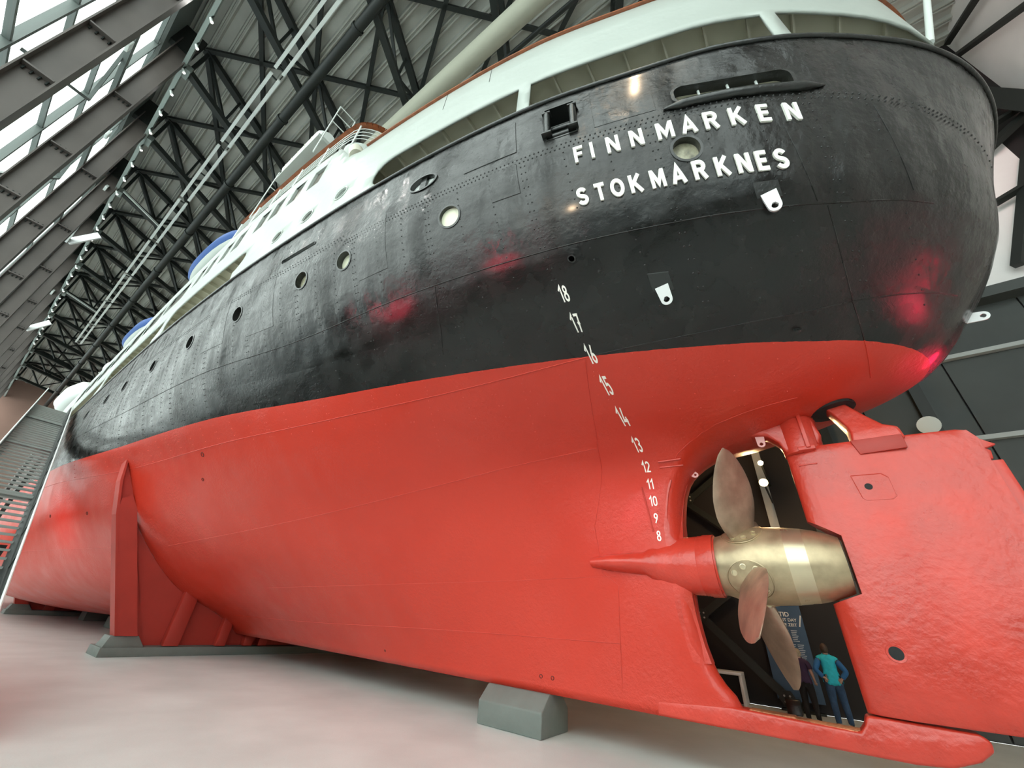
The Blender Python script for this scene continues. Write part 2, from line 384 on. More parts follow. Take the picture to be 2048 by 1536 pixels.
zr = [.6 + .125 * i for i in range(73)]
NA = 34
xa = []; x = 2.0
while x < 77.01:
    xa.append(x); x += 0.25 if x < 12 else (0.4 if x < 24 else 1.0)
def colx(i, z):
    x0 = x0f(z)
    if i < NA:
        g = i / NA; g = g * g * 0.75 + g * 0.25
        return x0 + (2.0 - x0) * g
    return xa[i - NA]
NC = NA + len(xa)
grid = [[(colx(i, z), z) for i in range(NC)] for z in zr]
verts = []; faces = []; idx = {}
for r in range(len(zr)):
    for i in range(NC):
        x, z = grid[r][i]; idx[(r, i)] = len(verts); verts.append(V((x, H(x, z) if i else 0.0, z)))
dead = set()
def cell_hit(r, i, poly):
    q = [grid[r][i], grid[r][i + 1], grid[r + 1][i + 1], grid[r + 1][i]]
    bx = (min(a for a, b in poly), max(a for a, b in poly), min(b for a, b in poly), max(b for a, b in poly))
    cx = (min(a for a, b in q), max(a for a, b in q), min(b for a, b in q), max(b for a, b in q))
    return not (cx[1] < bx[0] or cx[0] > bx[1] or cx[3] < bx[2] or cx[2] > bx[3])
for poly in HOLES:
    cells = [(r, i) for r in range(len(zr) - 1) for i in range(NC - 1) if cell_hit(r, i, poly)]
    r0 = min(c[0] for c in cells); r1 = max(c[0] for c in cells) + 1; i0 = min(c[1] for c in cells); i1 = max(c[1] for c in cells) + 1
    for r in range(r0, r1):
        for i in range(i0, i1): dead.add((r, i))
    per = [(r0, i) for i in range(i0, i1)] + [(r, i1) for r in range(r0, r1)] + [(r1, i) for i in range(i1, i0, -1)] + [(r, i0) for r in range(r1, r0, -1)]
    inner = [(r, i) for r in range(r0 + 1, r1) for i in range(i0 + 1, i1) if not inpoly(grid[r][i], poly)]
    pts = [V(grid[r][i]) for r, i in per] + [V(p) for p in poly] + [V(grid[r][i]) for r, i in inner]
    n = len(per); k = len(poly)
    cons = [(a, (a + 1) % n) for a in range(n)] + [(n + a, n + (a + 1) % k) for a in range(k)]
    vo, eo, fo, ov, oe, of = delaunay_2d_cdt(pts, cons, [], 0, 1e-6)
    base = []
    for vi, p in enumerate(vo):
        src = ov[vi][0] if ov[vi] else -1
        if 0 <= src < n: base.append(idx[per[src]])
        elif src >= n + k: base.append(idx[inner[src - n - k]])
        else: base.append(len(verts)); verts.append(V((p.x, H(p.x, p.y), p.y)))
    outer = [grid[r][i] for r, i in per]
    for f in fo:
        c = sum((V(vo[a]) for a in f), V((0, 0))) / len(f)
        if inpoly((c.x, c.y), outer) and not inpoly((c.x, c.y), poly): faces.append(tuple(base[a] for a in f))
for r in range(len(zr) - 1):
    for i in range(NC - 1):
        if (r, i) not in dead: faces.append((idx[(r, i)], idx[(r, i + 1)], idx[(r + 1, i + 1)], idx[(r + 1, i)]))
nv = len(verts)
sv = [V((v.x, -v.y, v.z)) for v in verts]; sf = []
for r in range(len(zr) - 1):
    for i in range(NC - 1): sf.append((nv + idx[(r, i)], nv + idx[(r + 1, i)], nv + idx[(r + 1, i + 1)], nv + idx[(r, i + 1)]))
bot = [(idx[(0, i)], nv + idx[(0, i)], nv + idx[(0, i + 1)], idx[(0, i + 1)]) for i in range(NC - 1)]
ship = empty('ship', (30, 0, 0.6), 'huge riveted ship with red underside, black hull and white upper works', 'ship')
hull = mesh_obj('hull', verts + sv, faces + sf + bot, M['hull'], None)
bm = bmesh.new(); bm.from_mesh(hull.data); bmesh.ops.remove_doubles(bm, verts=bm.verts, dist=0.0008)
bmesh.ops.recalc_face_normals(bm, faces=bm.faces); bm.to_mesh(hull.data); bm.free()
hull.data.polygons.foreach_set('use_smooth', [True] * len(hull.data.polygons))
put(hull, ship)
hull['label'] = 'black and red riveted hull plating'
# deck inside the bulwark, and a bulkhead that keeps the inside dark
dk = G()
for sgn in (1,):
    xs_ = [-4.0 + .5 * i for i in range(161)]
    for a, b in zip(xs_[:-1], xs_[1:]):
        ya = max(H(a, 8.4) - .05, .01); yb = max(H(b, 8.4) - .05, .01)
        dk.add([(a, -ya, 8.4), (b, -yb, 8.4), (b, yb, 8.4), (a, ya, 8.4)], [(0, 1, 2, 3)])
dk.build('main_deck', M['cream'], ship)

# ------------------------------------------------------------------ edge moulding, seams, rivets
def surf_line(pts, off, r, name, m, n=6, parent=ship, label=None):
    g = G(); g.tube([S(x, z, off) for x, z in pts], r, n); o = g.build(name, m, parent, smooth=True, angle=80)
    if label: o['label'] = label
    return o
edge = [(-4.55 + .0006, 9.6)]
u = 0.0
while u < 1: u += .03; edge.append((-4.55 + 2.5 * u * u, 9.6))
x = edge[-1][0]
while x < 77: x += .3 if x < 20 else 1.5; edge.append((x, 9.6))
g = G(); g.tube([V((a, H(a, b) + .01, b)) for a, b in edge], .038, 8)
g.tube([V((a, -H(a, b) - .01, b)) for a, b in edge], .055, 6)
g.build('edge_moulding', M['black'], ship, smooth=True, angle=80)['label'] = 'black half-round moulding along the top edge of the hull'
def interp(ctrl, x):
    f = pch([a for a, b in ctrl], [b for a, b in ctrl]); return f(x)
seamA = [(-2.6, 7.02), (-1.4, 6.88), (0.2, 6.84), (4.5, 6.77), (12, 6.72), (30, 6.72)]
seamB = [(-2.75, 6.28), (-2.2, 6.13), (-1.39, 5.98), (.19, 5.80), (2.06, 5.66), (3.89, 5.52), (5.53, 5.41), (9.88, 5.18), (16, 5.05), (30, 5.0)]
seamC = [(2.9, 4.72), (3.33, 4.66), (8.24, 3.75), (12, 3.3), (16.5, 2.95)]
seamD = [(3.1, 1.50), (6.9, 1.43), (12.4, 1.26), (16.5, 1.2)]
seamE = [(3.05, 2.55), (8, 2.25), (13, 2.0)]
seamF = [(19.0, 2.9), (30, 2.7)]
def seam(ctrl, m, step=.25, r=.007, name='weld_seam'):
    x = ctrl[0][0]; pts = []
    while x < ctrl[-1][0]: pts.append((x, interp(ctrl, x))); x += step
    surf_line(pts, .001, r, name, m, 5)
HM = M['hull']
seam(seamA, HM, r=.010); seam(seamB, HM, r=.009); seam(seamC, HM, r=.008); seam(seamD, HM, r=.007); seam(seamE, HM, r=.005); seam(seamF, HM, .5, r=.01)
def vseam(pts, m, r=.007):
    q = []
    for (a, b), (c, d) in zip(pts[:-1], pts[1:]):
        for k in range(8): q.append((a + (c - a) * k / 8, b + (d - b) * k / 8))
    q.append(pts[-1]); surf_line(q, .001, r, 'weld_seam', m, 5)
vseam([(-1.40, 6.86), (-1.42, 5.98)], HM); vseam([(-1.42, 5.98), (-1.5, 5.42)], HM)
vseam([(1.75, 4.45), (1.55, 4.63), (1.3, 4.77), (1.07, 4.87), (.8, 4.95), (.39, 5.03), (-.08, 5.12), (-.48, 5.2)], HM, .008)
vseam([(2.31, 5.62), (2.89, 4.72), (3.33, 3.4), (3.3, 2.6), (3.02, 2.4), (3.16, .86)], HM, .006)
vseam([(4.3, 6.75), (4.5, 6.2), (4.7, 5.9)], HM); vseam([(-1.2, 7.9), (-1.3, 6.9)], HM, .005)
vseam([(-2.3, 8.2), (-2.4, 7.1)], HM, .005)
# plate doublers: raised thin plates on the black side
def plate(x0, z0, x1, z1, th, name='doubler_plate', m=None, r=.05, nx=8, nz=5):
    vs = []; fs = []
    for off in (-.01, th):
        for j in range(nz + 1):
            for i in range(nx + 1):
                ins = .0 if off < 0 else .012
                x = x0 + ins + (x1 - x0 - 2 * ins) * i / nx; z = z0 + ins + (z1 - z0 - 2 * ins) * j / nz
                vs.append(S(x, z, off))
    w_ = nx + 1; n = w_ * (nz + 1)
    for j in range(nz):
        for i in range(nx):
            a = n + j * w_ + i; fs.append((a, a + 1, a + w_ + 1, a + w_))
    ring = [i for i in range(w_)] + [w_ * (j + 1) - 1 for j in range(1, nz + 1)] + [nz * w_ + i for i in range(nx - 1, -1, -1)] + [j * w_ for j in range(nz - 1, 0, -1)]
    for a, b in zip(ring, ring[1:] + ring[:1]): fs.append((a, b, b + n, a + n))
    g = G(); g.add(vs, fs); o = g.build(name, m or M['hull'], ship, smooth=True, angle=35); return o
plate(2.36, 8.56, 3.40, 9.38, .010); plate(2.38, 7.72, 2.90, 8.30, .010); plate(5.2, 7.3, 6.0, 8.5, .006); plate(8.9, 7.2, 10.0, 8.5, .006)
plate(0.2, 8.5, 1.1, 9.45, .005); plate(11.0, 7.3, 12.2, 8.6, .006)
# rivets
rv = []; rf = []
def rivet(x, z, r=.017):
    if any(inpoly((x, z), h) for h in HOLES): return
    p = S(x, z); n_ = N(x, z); u_, v_ = basis(n_); b = len(rv)
    for k in range(6):
        a = PI / 3 * k; rv.append(p + (u_ * math.cos(a) + v_ * math.sin(a)) * r)
    for k in range(6):
        a = PI / 3 * k; rv.append(p + (u_ * math.cos(a) + v_ * math.sin(a)) * r * .6 + n_ * r * .55)
    rv.append(p + n_ * r * .7)
    for k in range(6):
        l = (k + 1) % 6; rf.append((b + k, b + l, b + 6 + l, b + 6 + k)); rf.append((b + 6 + k, b + 6 + l, b + 12))
x = -3.9
while x < 6.5:
    rivet(x, 8.38); 
    if x > -3.5: rivet(x + .035, 8.30)
    x += .075 if x > -3 else .05
x = 6.5
while x < 24: rivet(x, 8.55); rivet(x + .05, 8.47); x += .1
k = -4
while k < 34:
    X = .31 + k * .64 * (1 if k < 12 else 1)
    for xx in ((X,) if k % 3 else (X, X + .07)):
        z = 8.2
        while z > 5.0:
            dx = (7.0 - z) * .10
            if xx - x0f(z) > .5: rivet(xx - dx * .2, z, .015)
            z -= .135
    k += 1
for X in (1.0, 2.25, 3.5, 5.4, 6.7):
    z = 5.55
    while z > 4.6: rivet(X + (5.55 - z) * .5, z, .013); z -= .09
mesh_obj('rivets', rv, rf, M['hull'], ship, smooth=True)['kind'] = 'stuff'
for X, Z in [(405, 0)]: pass
for (X, Z, r) in [(12.8, 4.98, .07), (13.2, 4.45, .05), (20.5, 3.9, .06), (23.5, 3.9, .06), (4.75, .85, .035), (4.5, .85, .035), (9.2, .85, .03)]:
    n_ = N(X, Z); p = S(X, Z)
    G().lathe([(-.03, r), (.006, r), (.010, r * .8), (-.02, r * .75)], p, n_, 16, True, False).build('drain_socket', M['dark'], ship, smooth=True)

# ------------------------------------------------------------------ portholes and openings in the black side
def ring_in(poly, depth, lip, name, m, parent, fn=S, nfn=N, w_=.035):
    """frame that lines an opening: lip ring outside plus a liner going inwards"""
    vs = []; fs = []; n = len(poly); cx = sum(a for a, b in poly) / n; cz = sum(b for a, b in poly) / n
    def sc_(f): return [(cx + (a - cx) * f, cz + (b - cz) * f) for a, b in poly]
    size = max(math.hypot(a - cx, b - cz) for a, b in poly); fo = 1 + w_ / size
    out = sc_(fo)
    nrm = nfn(cx, cz)
    for a, b in out: vs.append(fn(a, b) + nfn(a, b) * .001)
    for a, b in out: vs.append(fn(a, b) + nfn(a, b) * lip)
    for a, b in poly: vs.append(fn(a, b) + nfn(a, b) * lip)
    for a, b in poly: vs.append(fn(a, b) - nrm * depth)
    for j in range(3):
        for i in range(n): fs.append((j * n + i, j * n + (i + 1) % n, (j + 1) * n + (i + 1) % n, (j + 1) * n + i))
    g = G(); g.add(vs, fs); return g.build(name, m, parent, smooth=True, angle=50)
def disc_in(poly, depth, name, m, parent, fn=S, nfn=N):
    n = len(poly); cx = sum(a for a, b in poly) / n; cz = sum(b for a, b in poly) / n; nrm = nfn(cx, cz)
    vs = [fn(a, b) - nrm * depth for a, b in poly] + [fn(a, b) - nrm * (depth + .015) for a, b in poly]
    g = G(); g.add(vs, [tuple(range(n)), tuple(range(2 * n - 1, n - 1, -1))] + [(i, (i + 1) % n, n + (i + 1) % n, n + i) for i in range(n)]); return g.build(name, m, parent)
for i, p in enumerate(PORTS):
    po = ring_in(HOLES[i], .14, .012, 'porthole', M['black'], ship)
    dm = {0: M['creamdisc'], 1: M['creamdisc'], 2: M['greydisc'], 10: M['greydisc']}.get(i, M['greyglass'] if i < 8 else M['dark'])
    disc_in(HOLES[i], .12 if i else .06, 'porthole_glass', dm, po)
po = ring_in(HOLES[11], .10, .02, 'porthole', M['black'], ship, w_=.05); po['label'] = 'oval opening with a pale pane and a dark upright bar'
disc_in(HOLES[11], .08, 'porthole_glass', M['tray'], po)
p = S(4.33, 8.86); nn = N(4.33, 8.86)
G().bar(p + V((0, 0, -.16)) - nn * .02, p + V((0, 0, .16)) - nn * .02, .14, .03, nn).build('bar', M['black'], po)
# long mooring slot with a heavy rubbing bar below
sl = ring_in(HOLES[13], .12, .035, 'mooring_slot', M['black'], ship, w_=.045)
sl['label'] = 'long rounded opening with a half-round rubbing bar below it'
disc_in([(a, b) for a, b in HOLES[13]], .9, 'backing', M['ledge'], sl)
for X in (-.42, -.80, -1.16):
    p0 = S(X, 8.5) - N(X, 8.5) * .1; p1 = S(X, 8.84) - N(X, 8.84) * .1; G().tube([p0, p1], .018, 8).build('upright', M['tray'], sl)
G().tube([S(-.06, 8.68) - N(0, 8.7) * .12, S(-1.48, 8.68) - N(-1.4, 8.7) * .12], .012, 6).build('crossbar', M['tray'], sl)
pts = [(.12 - 1.95 * k / 24, 8.455 + .04 * k / 24) for k in range(25)]
g = G(); g.tube([S(a, b, .02) for a, b in pts], [.015 + .055 * min(1, k / 3, (24 - k) / 3) for k in range(25)], 10); g.build('rubbing_bar', M['black'], ship, smooth=True, angle=80)
ns = ring_in(HOLES[14], .06, .012, 'narrow_slot', M['black'], ship, w_=.02); disc_in(HOLES[14], .05, 'backing', M['tray'], ns)
ring_in(HOLES[15], .06, .012, 'drain_hole', M['black'], ship, w_=.02)
# roller fairlead
fl = ring_in(HOLES[12], .32, .008, 'roller_fairlead', M['black'], ship, w_=.03); fl['label'] = 'black fairlead box with four rollers in the top edge of the hull'
disc_in(HOLES[12], .33, 'backing', M['panel'], fl)
fc = S(1.6, 8.95); fn_ = N(1.6, 8.95); tx = (S(1.3, 8.95) - S(1.9, 8.95)).normalized(); tz = fn_.cross(tx); tz = tz if tz.z > 0 else -tz
for sgn in (-1, 1):
    c = fc + tx * sgn * .22 + fn_ * .03
    G().tube([c - tz * .30, c + tz * .20], .058, 14).build('roller', M['black'], fl, smooth=True)
    G().bar(c - tz * .33, c - tz * .29, .17, .14, fn_).build('roller_bracket', M['black'], fl, bevel=.01)
    G().bar(c + tz * .20 + tx * 0, c + tz * .235, .15, .12, fn_).build('roller_bracket', M['black'], fl, bevel=.01)
for dz_, dn in ((-.27, -.05), (.02, -.13), (.24, -.22)):
    c = fc + tz * dz_ + fn_ * dn; G().tube([c - tx * .20, c + tx * .20], .04 if dz_ < .1 else .02, 12).build('roller', M['black'], fl, smooth=True)

# ------------------------------------------------------------------ name, port of registry, draft marks
def arc(cx, cy, rx_, ry_, a0, a1, n=8):
    return [(cx + rx_ * math.cos(math.radians(a0 + (a1 - a0) * k / n)), cy + ry_ * math.sin(math.radians(a0 + (a1 - a0) * k / n))) for k in range(n + 1)]
B_ = .09
GL = {   # strokes in a box of height 1; centre lines
'F': (.55, [[(.09, 0), (.09, 1)], [(.09, .91), (.55, .91)], [(.09, .50), (.48, .50)]]),
'I': (.18, [[(.09, 0), (.09, 1)]]),
'N': (.72, [[(.09, 0), (.09, 1)], [(.13, .93), (.59, .07)], [(.63, 0), (.63, 1)]]),
'M': (.86, [[(.09, 0), (.09, 1)], [(.12, .93), (.43, .22), (.74, .93)], [(.77, 0), (.77, 1)]]),
'A': (.78, [[(.08, 0), (.39, .94), (.70, 0)], [(.2, .30), (.58, .30)]]),
'R': (.68, [[(.09, 0), (.09, 1)], [(.09, .91), (.38, .91)] + arc(.38, .70, .20, .21, 90, -90) + [(.09, .49)], [(.36, .48), (.60, 0)]]),
'K': (.70, [[(.09, 0), (.09, 1)], [(.13, .40), (.60, 1)], [(.26, .55), (.64, 0)]]),
'E': (.58, [[(.09, 0), (.09, 1)], [(.09, .91), (.56, .91)], [(.09, .5), (.50, .5)], [(.09, .09), (.56, .09)]]),
'S': (.64, [arc(.33, .71, .23, .20, 20, 270, 12)[:-1] + arc(.33, .29, .24, .20, 90, -160, 12)]),
'T': (.62, [[(.31, 0), (.31, 1)], [(0, .91), (.62, .91)]]),
'O': (.80, [arc(.40, .5, .31, .41, 0, 360, 20)]),
'0': (.52, [arc(.26, .68, .19, .25, 0, 180, 8) + arc(.26, .32, .19, .25, 180, 360, 8) + [(.45, .68)]]),
'1': (.36, [[(.27, 0), (.27, .98), (.04, .70)]]),
'2': (.50, [arc(.25, .72, .19, .21, 160, -35, 9) + [(.06, .07), (.48, .07)]]),
'3': (.50, [arc(.24, .73, .19, .20, 150, -80, 9) + arc(.24, .30, .20, .23, 80, -150, 9)]),
'4': (.54, [[(.28, .98), (.06, .28), (.50, .28)], [(.38, .48), (.38, 0)]]),
'5': (.50, [[(.44, .93), (.10, .93), (.09, .55)] + arc(.25, .33, .19, .26, 110, -150, 10)]),
'6': (.52, [[(.38, .98), (.14, .52)] + arc(.26, .28, .19, .21, 140, -220, 14)]),
'7': (.50, [[(.04, .93), (.44, .93), (.22, 0)], [(.18, .48), (.44, .48)]]),
'8': (.52, [arc(.26, .74, .16, .19, 0, 360, 12), arc(.26, .28, .19, .22, 0, 360, 12)]),
'9': (.52, [[(.14, .02), (.38, .48)] + arc(.26, .72, .19, .21, -40, 320, 14)]),
}
def ribbon(pts, w_):
    """left and right edges of a polyline with mitred joints"""
    q_ = [pts[0]] + [b for a, b in zip(pts[:-1], pts[1:]) if math.hypot(a[0] - b[0], a[1] - b[1]) > 1e-3]
    P_ = [V(p) for p in q_]; Lr = []
    for i, p in enumerate(P_):
        a = (P_[i] - P_[i - 1]).normalized() if i else None; b = (P_[i + 1] - P_[i]).normalized() if i < len(P_) - 1 else None
        if a is None: a = b
        if b is None: b = a
        if i in (0, len(P_) - 1) and (P_[0] - P_[-1]).length < 1e-4: a = (P_[-1] - P_[-2]).normalized(); b = (P_[1] - P_[0]).normalized()
        t = (a + b).normalized(); n_ = V((-t.y, t.x)); k = w_ / 2 / max(.45, abs(n_.dot(V((-a.y, a.x)))))
        Lr.append((p + n_ * k, p - n_ * k))
    return Lr
def letter(s, hgt, cx, cz, depth, wline, name, wid=1.0):
    tot = sum(GL[c][0] for c in s) + .10 * (len(s) - 1); xo = -tot / 2; g = G()
    e_ = .05; tx_2 = math.hypot(1, (H(cx + e_, cz) - H(cx - e_, cz)) / (2 * e_))
    def mp(q, o): return S(cx - q.x * hgt * wid / tx_2, cz + (q.y - .5) * hgt, o)
    for c in s:
        for st_ in GL[c][1]:
            d = []
            for (a, b), (c2, d2) in zip(st_[:-1], st_[1:]):
                nn2 = max(1, int(math.hypot(c2 - a, d2 - b) / .34))
                for k in range(nn2): d.append((a + xo + (c2 - a) * k / nn2, b + (d2 - b) * k / nn2))
            d.append((st_[-1][0] + xo, st_[-1][1])); Lr = ribbon(d, wline); vs = []; fs = []
            for l, r in Lr: vs += [mp(l, depth), mp(r, depth), mp(r, -.004), mp(l, -.004)]
            for i in range(len(Lr) - 1):
                for k in range(4): fs.append((4 * i + k, 4 * i + (k + 1) % 4, 4 * i + 4 + (k + 1) % 4, 4 * i + 4 + k))
            m_ = 4 * (len(Lr) - 1); fs += [(3, 2, 1, 0), (m_, m_ + 1, m_ + 2, m_ + 3)]
            g.add(vs, fs)
        xo += GL[c][0] + .10
    return g.build(name, M['letter'], ship)
for ch, x in zip('FINNMARKEN', (1.39, 1.19, .89, .56, .18, -.12, -.40, -.71, -1.02, -1.34)):
    letter(ch, .28, x, 8.06, .030, .185, 'name_letter', .94)
for ch, x in zip('STOKMARKNES', (1.48, 1.22, .98, .73, .44, .18, -.09, -.36, -.61, -.82, -1.03)):
    letter(ch, .245, x, 7.385, .030, .21, 'port_letter', .98 if ch != 'M' else .90)
for n in range(8, 19):
    letter(str(n), .18, 2.185, 3.225 + .3055 * (n - 8), .010, .135, 'draft_mark', .80)

# ------------------------------------------------------------------ padeyes
def padeye(p, d, side, parent, m, name='padeye', L=.19, w_=.075, hole=.035, th=.025):
    """flat lug rooted at p pointing along d; side = in-plane sideways direction"""
    p = V(p); d = V(d).normalized(); s_ = V(side); s_ = (s_ - d * s_.dot(d)).normalized(); n_ = d.cross(s_); k = 12
    out = [p - s_ * w_ * 1.15, p - s_ * w_ + d * (L - w_)] + [p + d * (L - w_) + (-s_ * math.cos(PI * j / k) + d * math.sin(PI * j / k)) * w_ for j in range(1, k)] + [p + s_ * w_ + d * (L - w_), p + s_ * w_ * 1.15]
    no = len(out); c = p + d * (L - w_)
    # match outline points with points on the hole
    inn = []
    for q in out:
        a = (q - c); a = a - n_ * a.dot(n_); a.normalize(); inn.append(c + a * hole)
    vs = []
    for t in (-th / 2, th / 2): vs += [q + n_ * t for q in out] + [q + n_ * t for q in inn]
    fs = []; B = 2 * no
    for i in range(no):
        j = (i + 1) % no
        fs += [(i, j, no + j, no + i), (B + i, B + no + i, B + no + j, B + j), (i, B + i, B + j, j), (no + i, no + j, B + no + j, B + no + i)]
    return G().add(vs, fs).build(name, m, parent, smooth=True, angle=40)
for X, Z in ((-.78, 6.99), (.82, 6.20)):
    base = S(X, Z); n_ = N(X, Z)
    tt_ = (S(X, Z - .1) - S(X, Z)).normalized() + n_ * .35
    o = padeye(base - tt_ * .03 + n_ * .02, tt_, V((1, .15, 0)), ship, M['galv'], L=.30, w_=.085, hole=.045, th=.04)
    plate(X - .16, Z - .04, X + .14, Z + .16, .01, 'pad_plate', M['black'], nx=3, nz=3)
padeye(S(-.69, 5.76), V((0, .5, -.8)), V((1, .3, 0)), ship, M['black'], L=.10, w_=.04, hole=.02)
padeye((-2.98, .0, 6.40), (-.9, .1, -.15), (0, 0.15, 1), ship, M['galv'], L=.30, w_=.075, hole=.035)

# ------------------------------------------------------------------ stern frame: sole piece, shaft boss, rudder horn
sole = G(); sole.prism([(2.6, .60), (2.6, .80), (1.5, .86), (.05, .82), (-.02, .90), (-.06, 1.0), (-.5, 1.0), (-1.06, .985), (-1.13, .93), (-1.12, .84), (-.98, .73), (-.72, .63), (-.4, .60)], -.17, .17)
so_ = sole.build('sole_piece', M['redcast'], ship, bevel=.035, seg=3); so_['label'] = 'heavy red bar under the rudder at the end of the keel'
G().prism([(1.32, .80), (.12, .78), (.02, .835), (.72, .845), (.74, .86), (1.28, .865)], -.12, .12).build('bare_strip', mat('bare_rusty_metal', (.36, .12, .05), .5, metal=.3, noise=.4, nscale=18, bump=.01, bscale=40), ship, bevel=.01)
# boss: lathe blended into the deadwood
prof = [(-3.60, .01), (-3.56, .07), (-3.47, .125), (-3.1, .165), (-2.65, .20), (-2.50, .225), (-2.40, .30), (-2.25, .375), (-2.02, .44), (-1.85, .465), (-1.62, .475), (-1.6, .47), (-1.59, .48), (-1.52, .48), (-1.50, .495), (-1.33, .495), (-1.325, .47), (-1.30, .46)]
bg_ = G(); bg_.lathe([(t, r) for t, r in prof], (0, 0, 2.77), (-1, 0, 0), 40)
vs2 = []
for v in bg_.v:
    k = max(0, min(1, (v.x - 2.2) / .6))          # swell outwards so the long nose shows proud of the side plating
    v.y = v.y * (1 + k * 1.4) + (0.30 * k if v.y > 0 else -.30 * k) * min(1, abs(v.y) / .1)
bo = bg_.build('shaft_boss', M['redcast'], ship, smooth=True, angle=50); bo['label'] = 'swelling red casting around the propeller shaft'
# flared web between boss and sternpost
web = G()
for sy in (1, -1):
    rows = []
    for k in range(13):
        z = 1.35 + (4.2 - 1.35) * k / 12
        d = abs(z - 2.77); yy = .16 + .14 * math.exp(-(d / .62) ** 2)
        rows.append([V((x0f(z) + .01, sy * (yy * .72), z)), V((x0f(z) + .10, sy * yy, z)), V((x0f(z) + .22, sy * max(yy * .97, H(x0f(z) + .22, z) + .012), z)), V((x0f(z) + .34, sy * (H(x0f(z) + .34, z) - .02), z))])
    vs = [q for r_ in rows for q in r_]; fs = []
    for a in range(12):
        for b in range(3): fs.append((a * 4 + b, a * 4 + b + 1, a * 4 + b + 5, a * 4 + b + 4))
    web.add(vs, fs)
# close the aperture-side face
vs = []; fs = []
for k in range(13):
    z = 1.35 + (4.2 - 1.35) * k / 12; yy = (.16 + .14 * math.exp(-((z - 2.77) / .62) ** 2)) * .72
    vs += [V((x0f(z) + .01, yy, z)), V((x0f(z) + .01, -yy, z))]
for a in range(12): fs.append((2 * a, 2 * a + 1, 2 * a + 3, 2 * a + 2))
web.add(vs, fs); web.build('stern_post', M['redcast'], ship, smooth=True, angle=60)['label'] = 'cast red post carrying the shaft boss'
surf_line([(2.35, 4.1), (2.30, 3.6), (2.27, 3.3)], .012, .012, 'weld_seam', M['red'])
for Z in (4.52, 4.43): G().bar(S(1.95, Z, .02), S(1.55, Z + .03, .02), .03, .03).build('lug', M['red'], ship, bevel=.006)
padeye((1.52, .10, 4.42), (-.75, 0, -.55), (.5, 0, -.75), ship, M['pink'], L=.17, w_=.055, hole=.024)
padeye((.22, .10, 4.93), (.0, 0, -1), (1, 0, 0), ship, M['pink'], L=.22, w_=.062, hole=.032)
# rudder horn / gudgeon boss below the counter
hg = G(); hg.prism([(.55, 5.05), (.40, 4.93), (.12, 4.90), (-.04, 4.72), (-.10, 4.52), (-.60, 4.60), (-.66, 4.75), (-.60, 5.1), (-.40, 5.25), (.1, 5.2)], -.20, .20)
hg.build('rudder_horn', M['redcast'], ship, bevel=.05, seg=3)
hb = G(); hb.add([], []); hb.lathe([(-.33, .26), (-.31, .29), (.27, .30), (.33, .27)], (-.36, 0, 4.80), (0, 0, 1), 24)
hb.build('gudgeon', M['redcast'], ship, smooth=True, angle=40)['label'] = 'round red bearing housing above the front edge of the rudder'
G().box((-.46, .26, 4.52), (-.40, .335, 5.12)).build('key_bar', M['red'], ship, bevel=.01)
G().box((-.52, .24, 4.49), (-.28, .30, 4.56)).build('key_bar', M['red'], ship, bevel=.01)
# dark trunk opening in the counter above the rudder stock
G().lathe([(0, .34), (.06, .34)], (-.95, 0, 5.20), (.18, 0, 1), 24).build('stock_trunk', M['dark'], ship)

# ------------------------------------------------------------------ rudder
rud = empty('rudder', (-.1, 0, 1.0)); rud['label'] = 'tall red rudder behind the propeller'; put(rud, ship)
def rud_y(x):
    t = min(1, max(0, (-.09 - x) / 2.27)); return .03 + .21 * math.sqrt(max(0, min(1, t / .22 * (2 - t / .22)) if t < .22 else 1)) * (1 - .62 * max(0, (t - .22) / .78) ** 1.3)
rx = [-.09, -.10, -.12, -.15, -.20, -.27, -.35, -.45, -.46, -.60, -.8, -1.0, -1.25, -1.5, -1.75, -2.0, -2.2, -2.30, -2.37]
def ztop(x): return 4.56 if x > -2.25 else 4.56 - .16 * ((-2.25 - x) / .12) ** 2
rz = [1.02, 1.04, 1.35, 1.7, 2.0, 2.24, 2.36, 2.38, 2.6, 2.8, 3.0, 3.12, 3.14, 3.38, 3.42, 3.8, 4.1, 4.4, 4.53, 4.56]
vs = []; fs = []; W_ = len(rx)
def inrud(x, z):
    # recess that clears the propeller cap
    lo = 2.24 + (-.09 - x) / .36 * .14; hi = 3.40 - (-.09 - x) / .37 * .27
    return not (x > -.455 and lo < z < hi)
for sy in (1, -1):
    for j, z in enumerate(rz):
        for i, x in enumerate(rx):
            zz = z
            if x > -.46 and abs(z - 2.24) < .01: zz = 2.24 + (-.09 - x) / .36 * .13
            if x > -.46 and abs(z - 3.38) < .01: zz = 3.40 - (-.09 - x) / .36 * .26
            zz = min(zz, ztop(x)); ee = .02 if j in (0, len(rz) - 1) else 0
            vs.append(V((x, sy * max(.02, rud_y(x) - ee), zz)))
nn_ = len(vs) // 2
live = set()
for j in range(len(rz) - 1):
    for i in range(W_ - 1):
        cut = rx[i + 1] >= -.451 and 5 <= j < 13
        if cut: continue
        live.add((j, i)); a = j * W_ + i
        fs.append((a, a + 1, a + W_ + 1, a + W_)); fs.append((nn_ + a, nn_ + a + W_, nn_ + a + W_ + 1, nn_ + a + 1))
for (j, i) in live:
    a = j * W_ + i
    for dj, di, e in ((-1, 0, (a, a + 1)), (1, 0, (a + W_, a + W_ + 1)), (0, -1, (a, a + W_)), (0, 1, (a + 1, a + W_ + 1))):
        if (j + dj, i + di) not in live: fs.append((e[0], e[1], nn_ + e[1], nn_ + e[0]))
G().add(vs, fs).build('blade', M['redcast'], rud, smooth=True, angle=45)
G().prism([(-2.34, 1.02), (-2.56, 1.02), (-2.50, 4.08), (-2.36, 4.08)], -.045, .045).build('trailing_strip', M['red'], rud, bevel=.012)
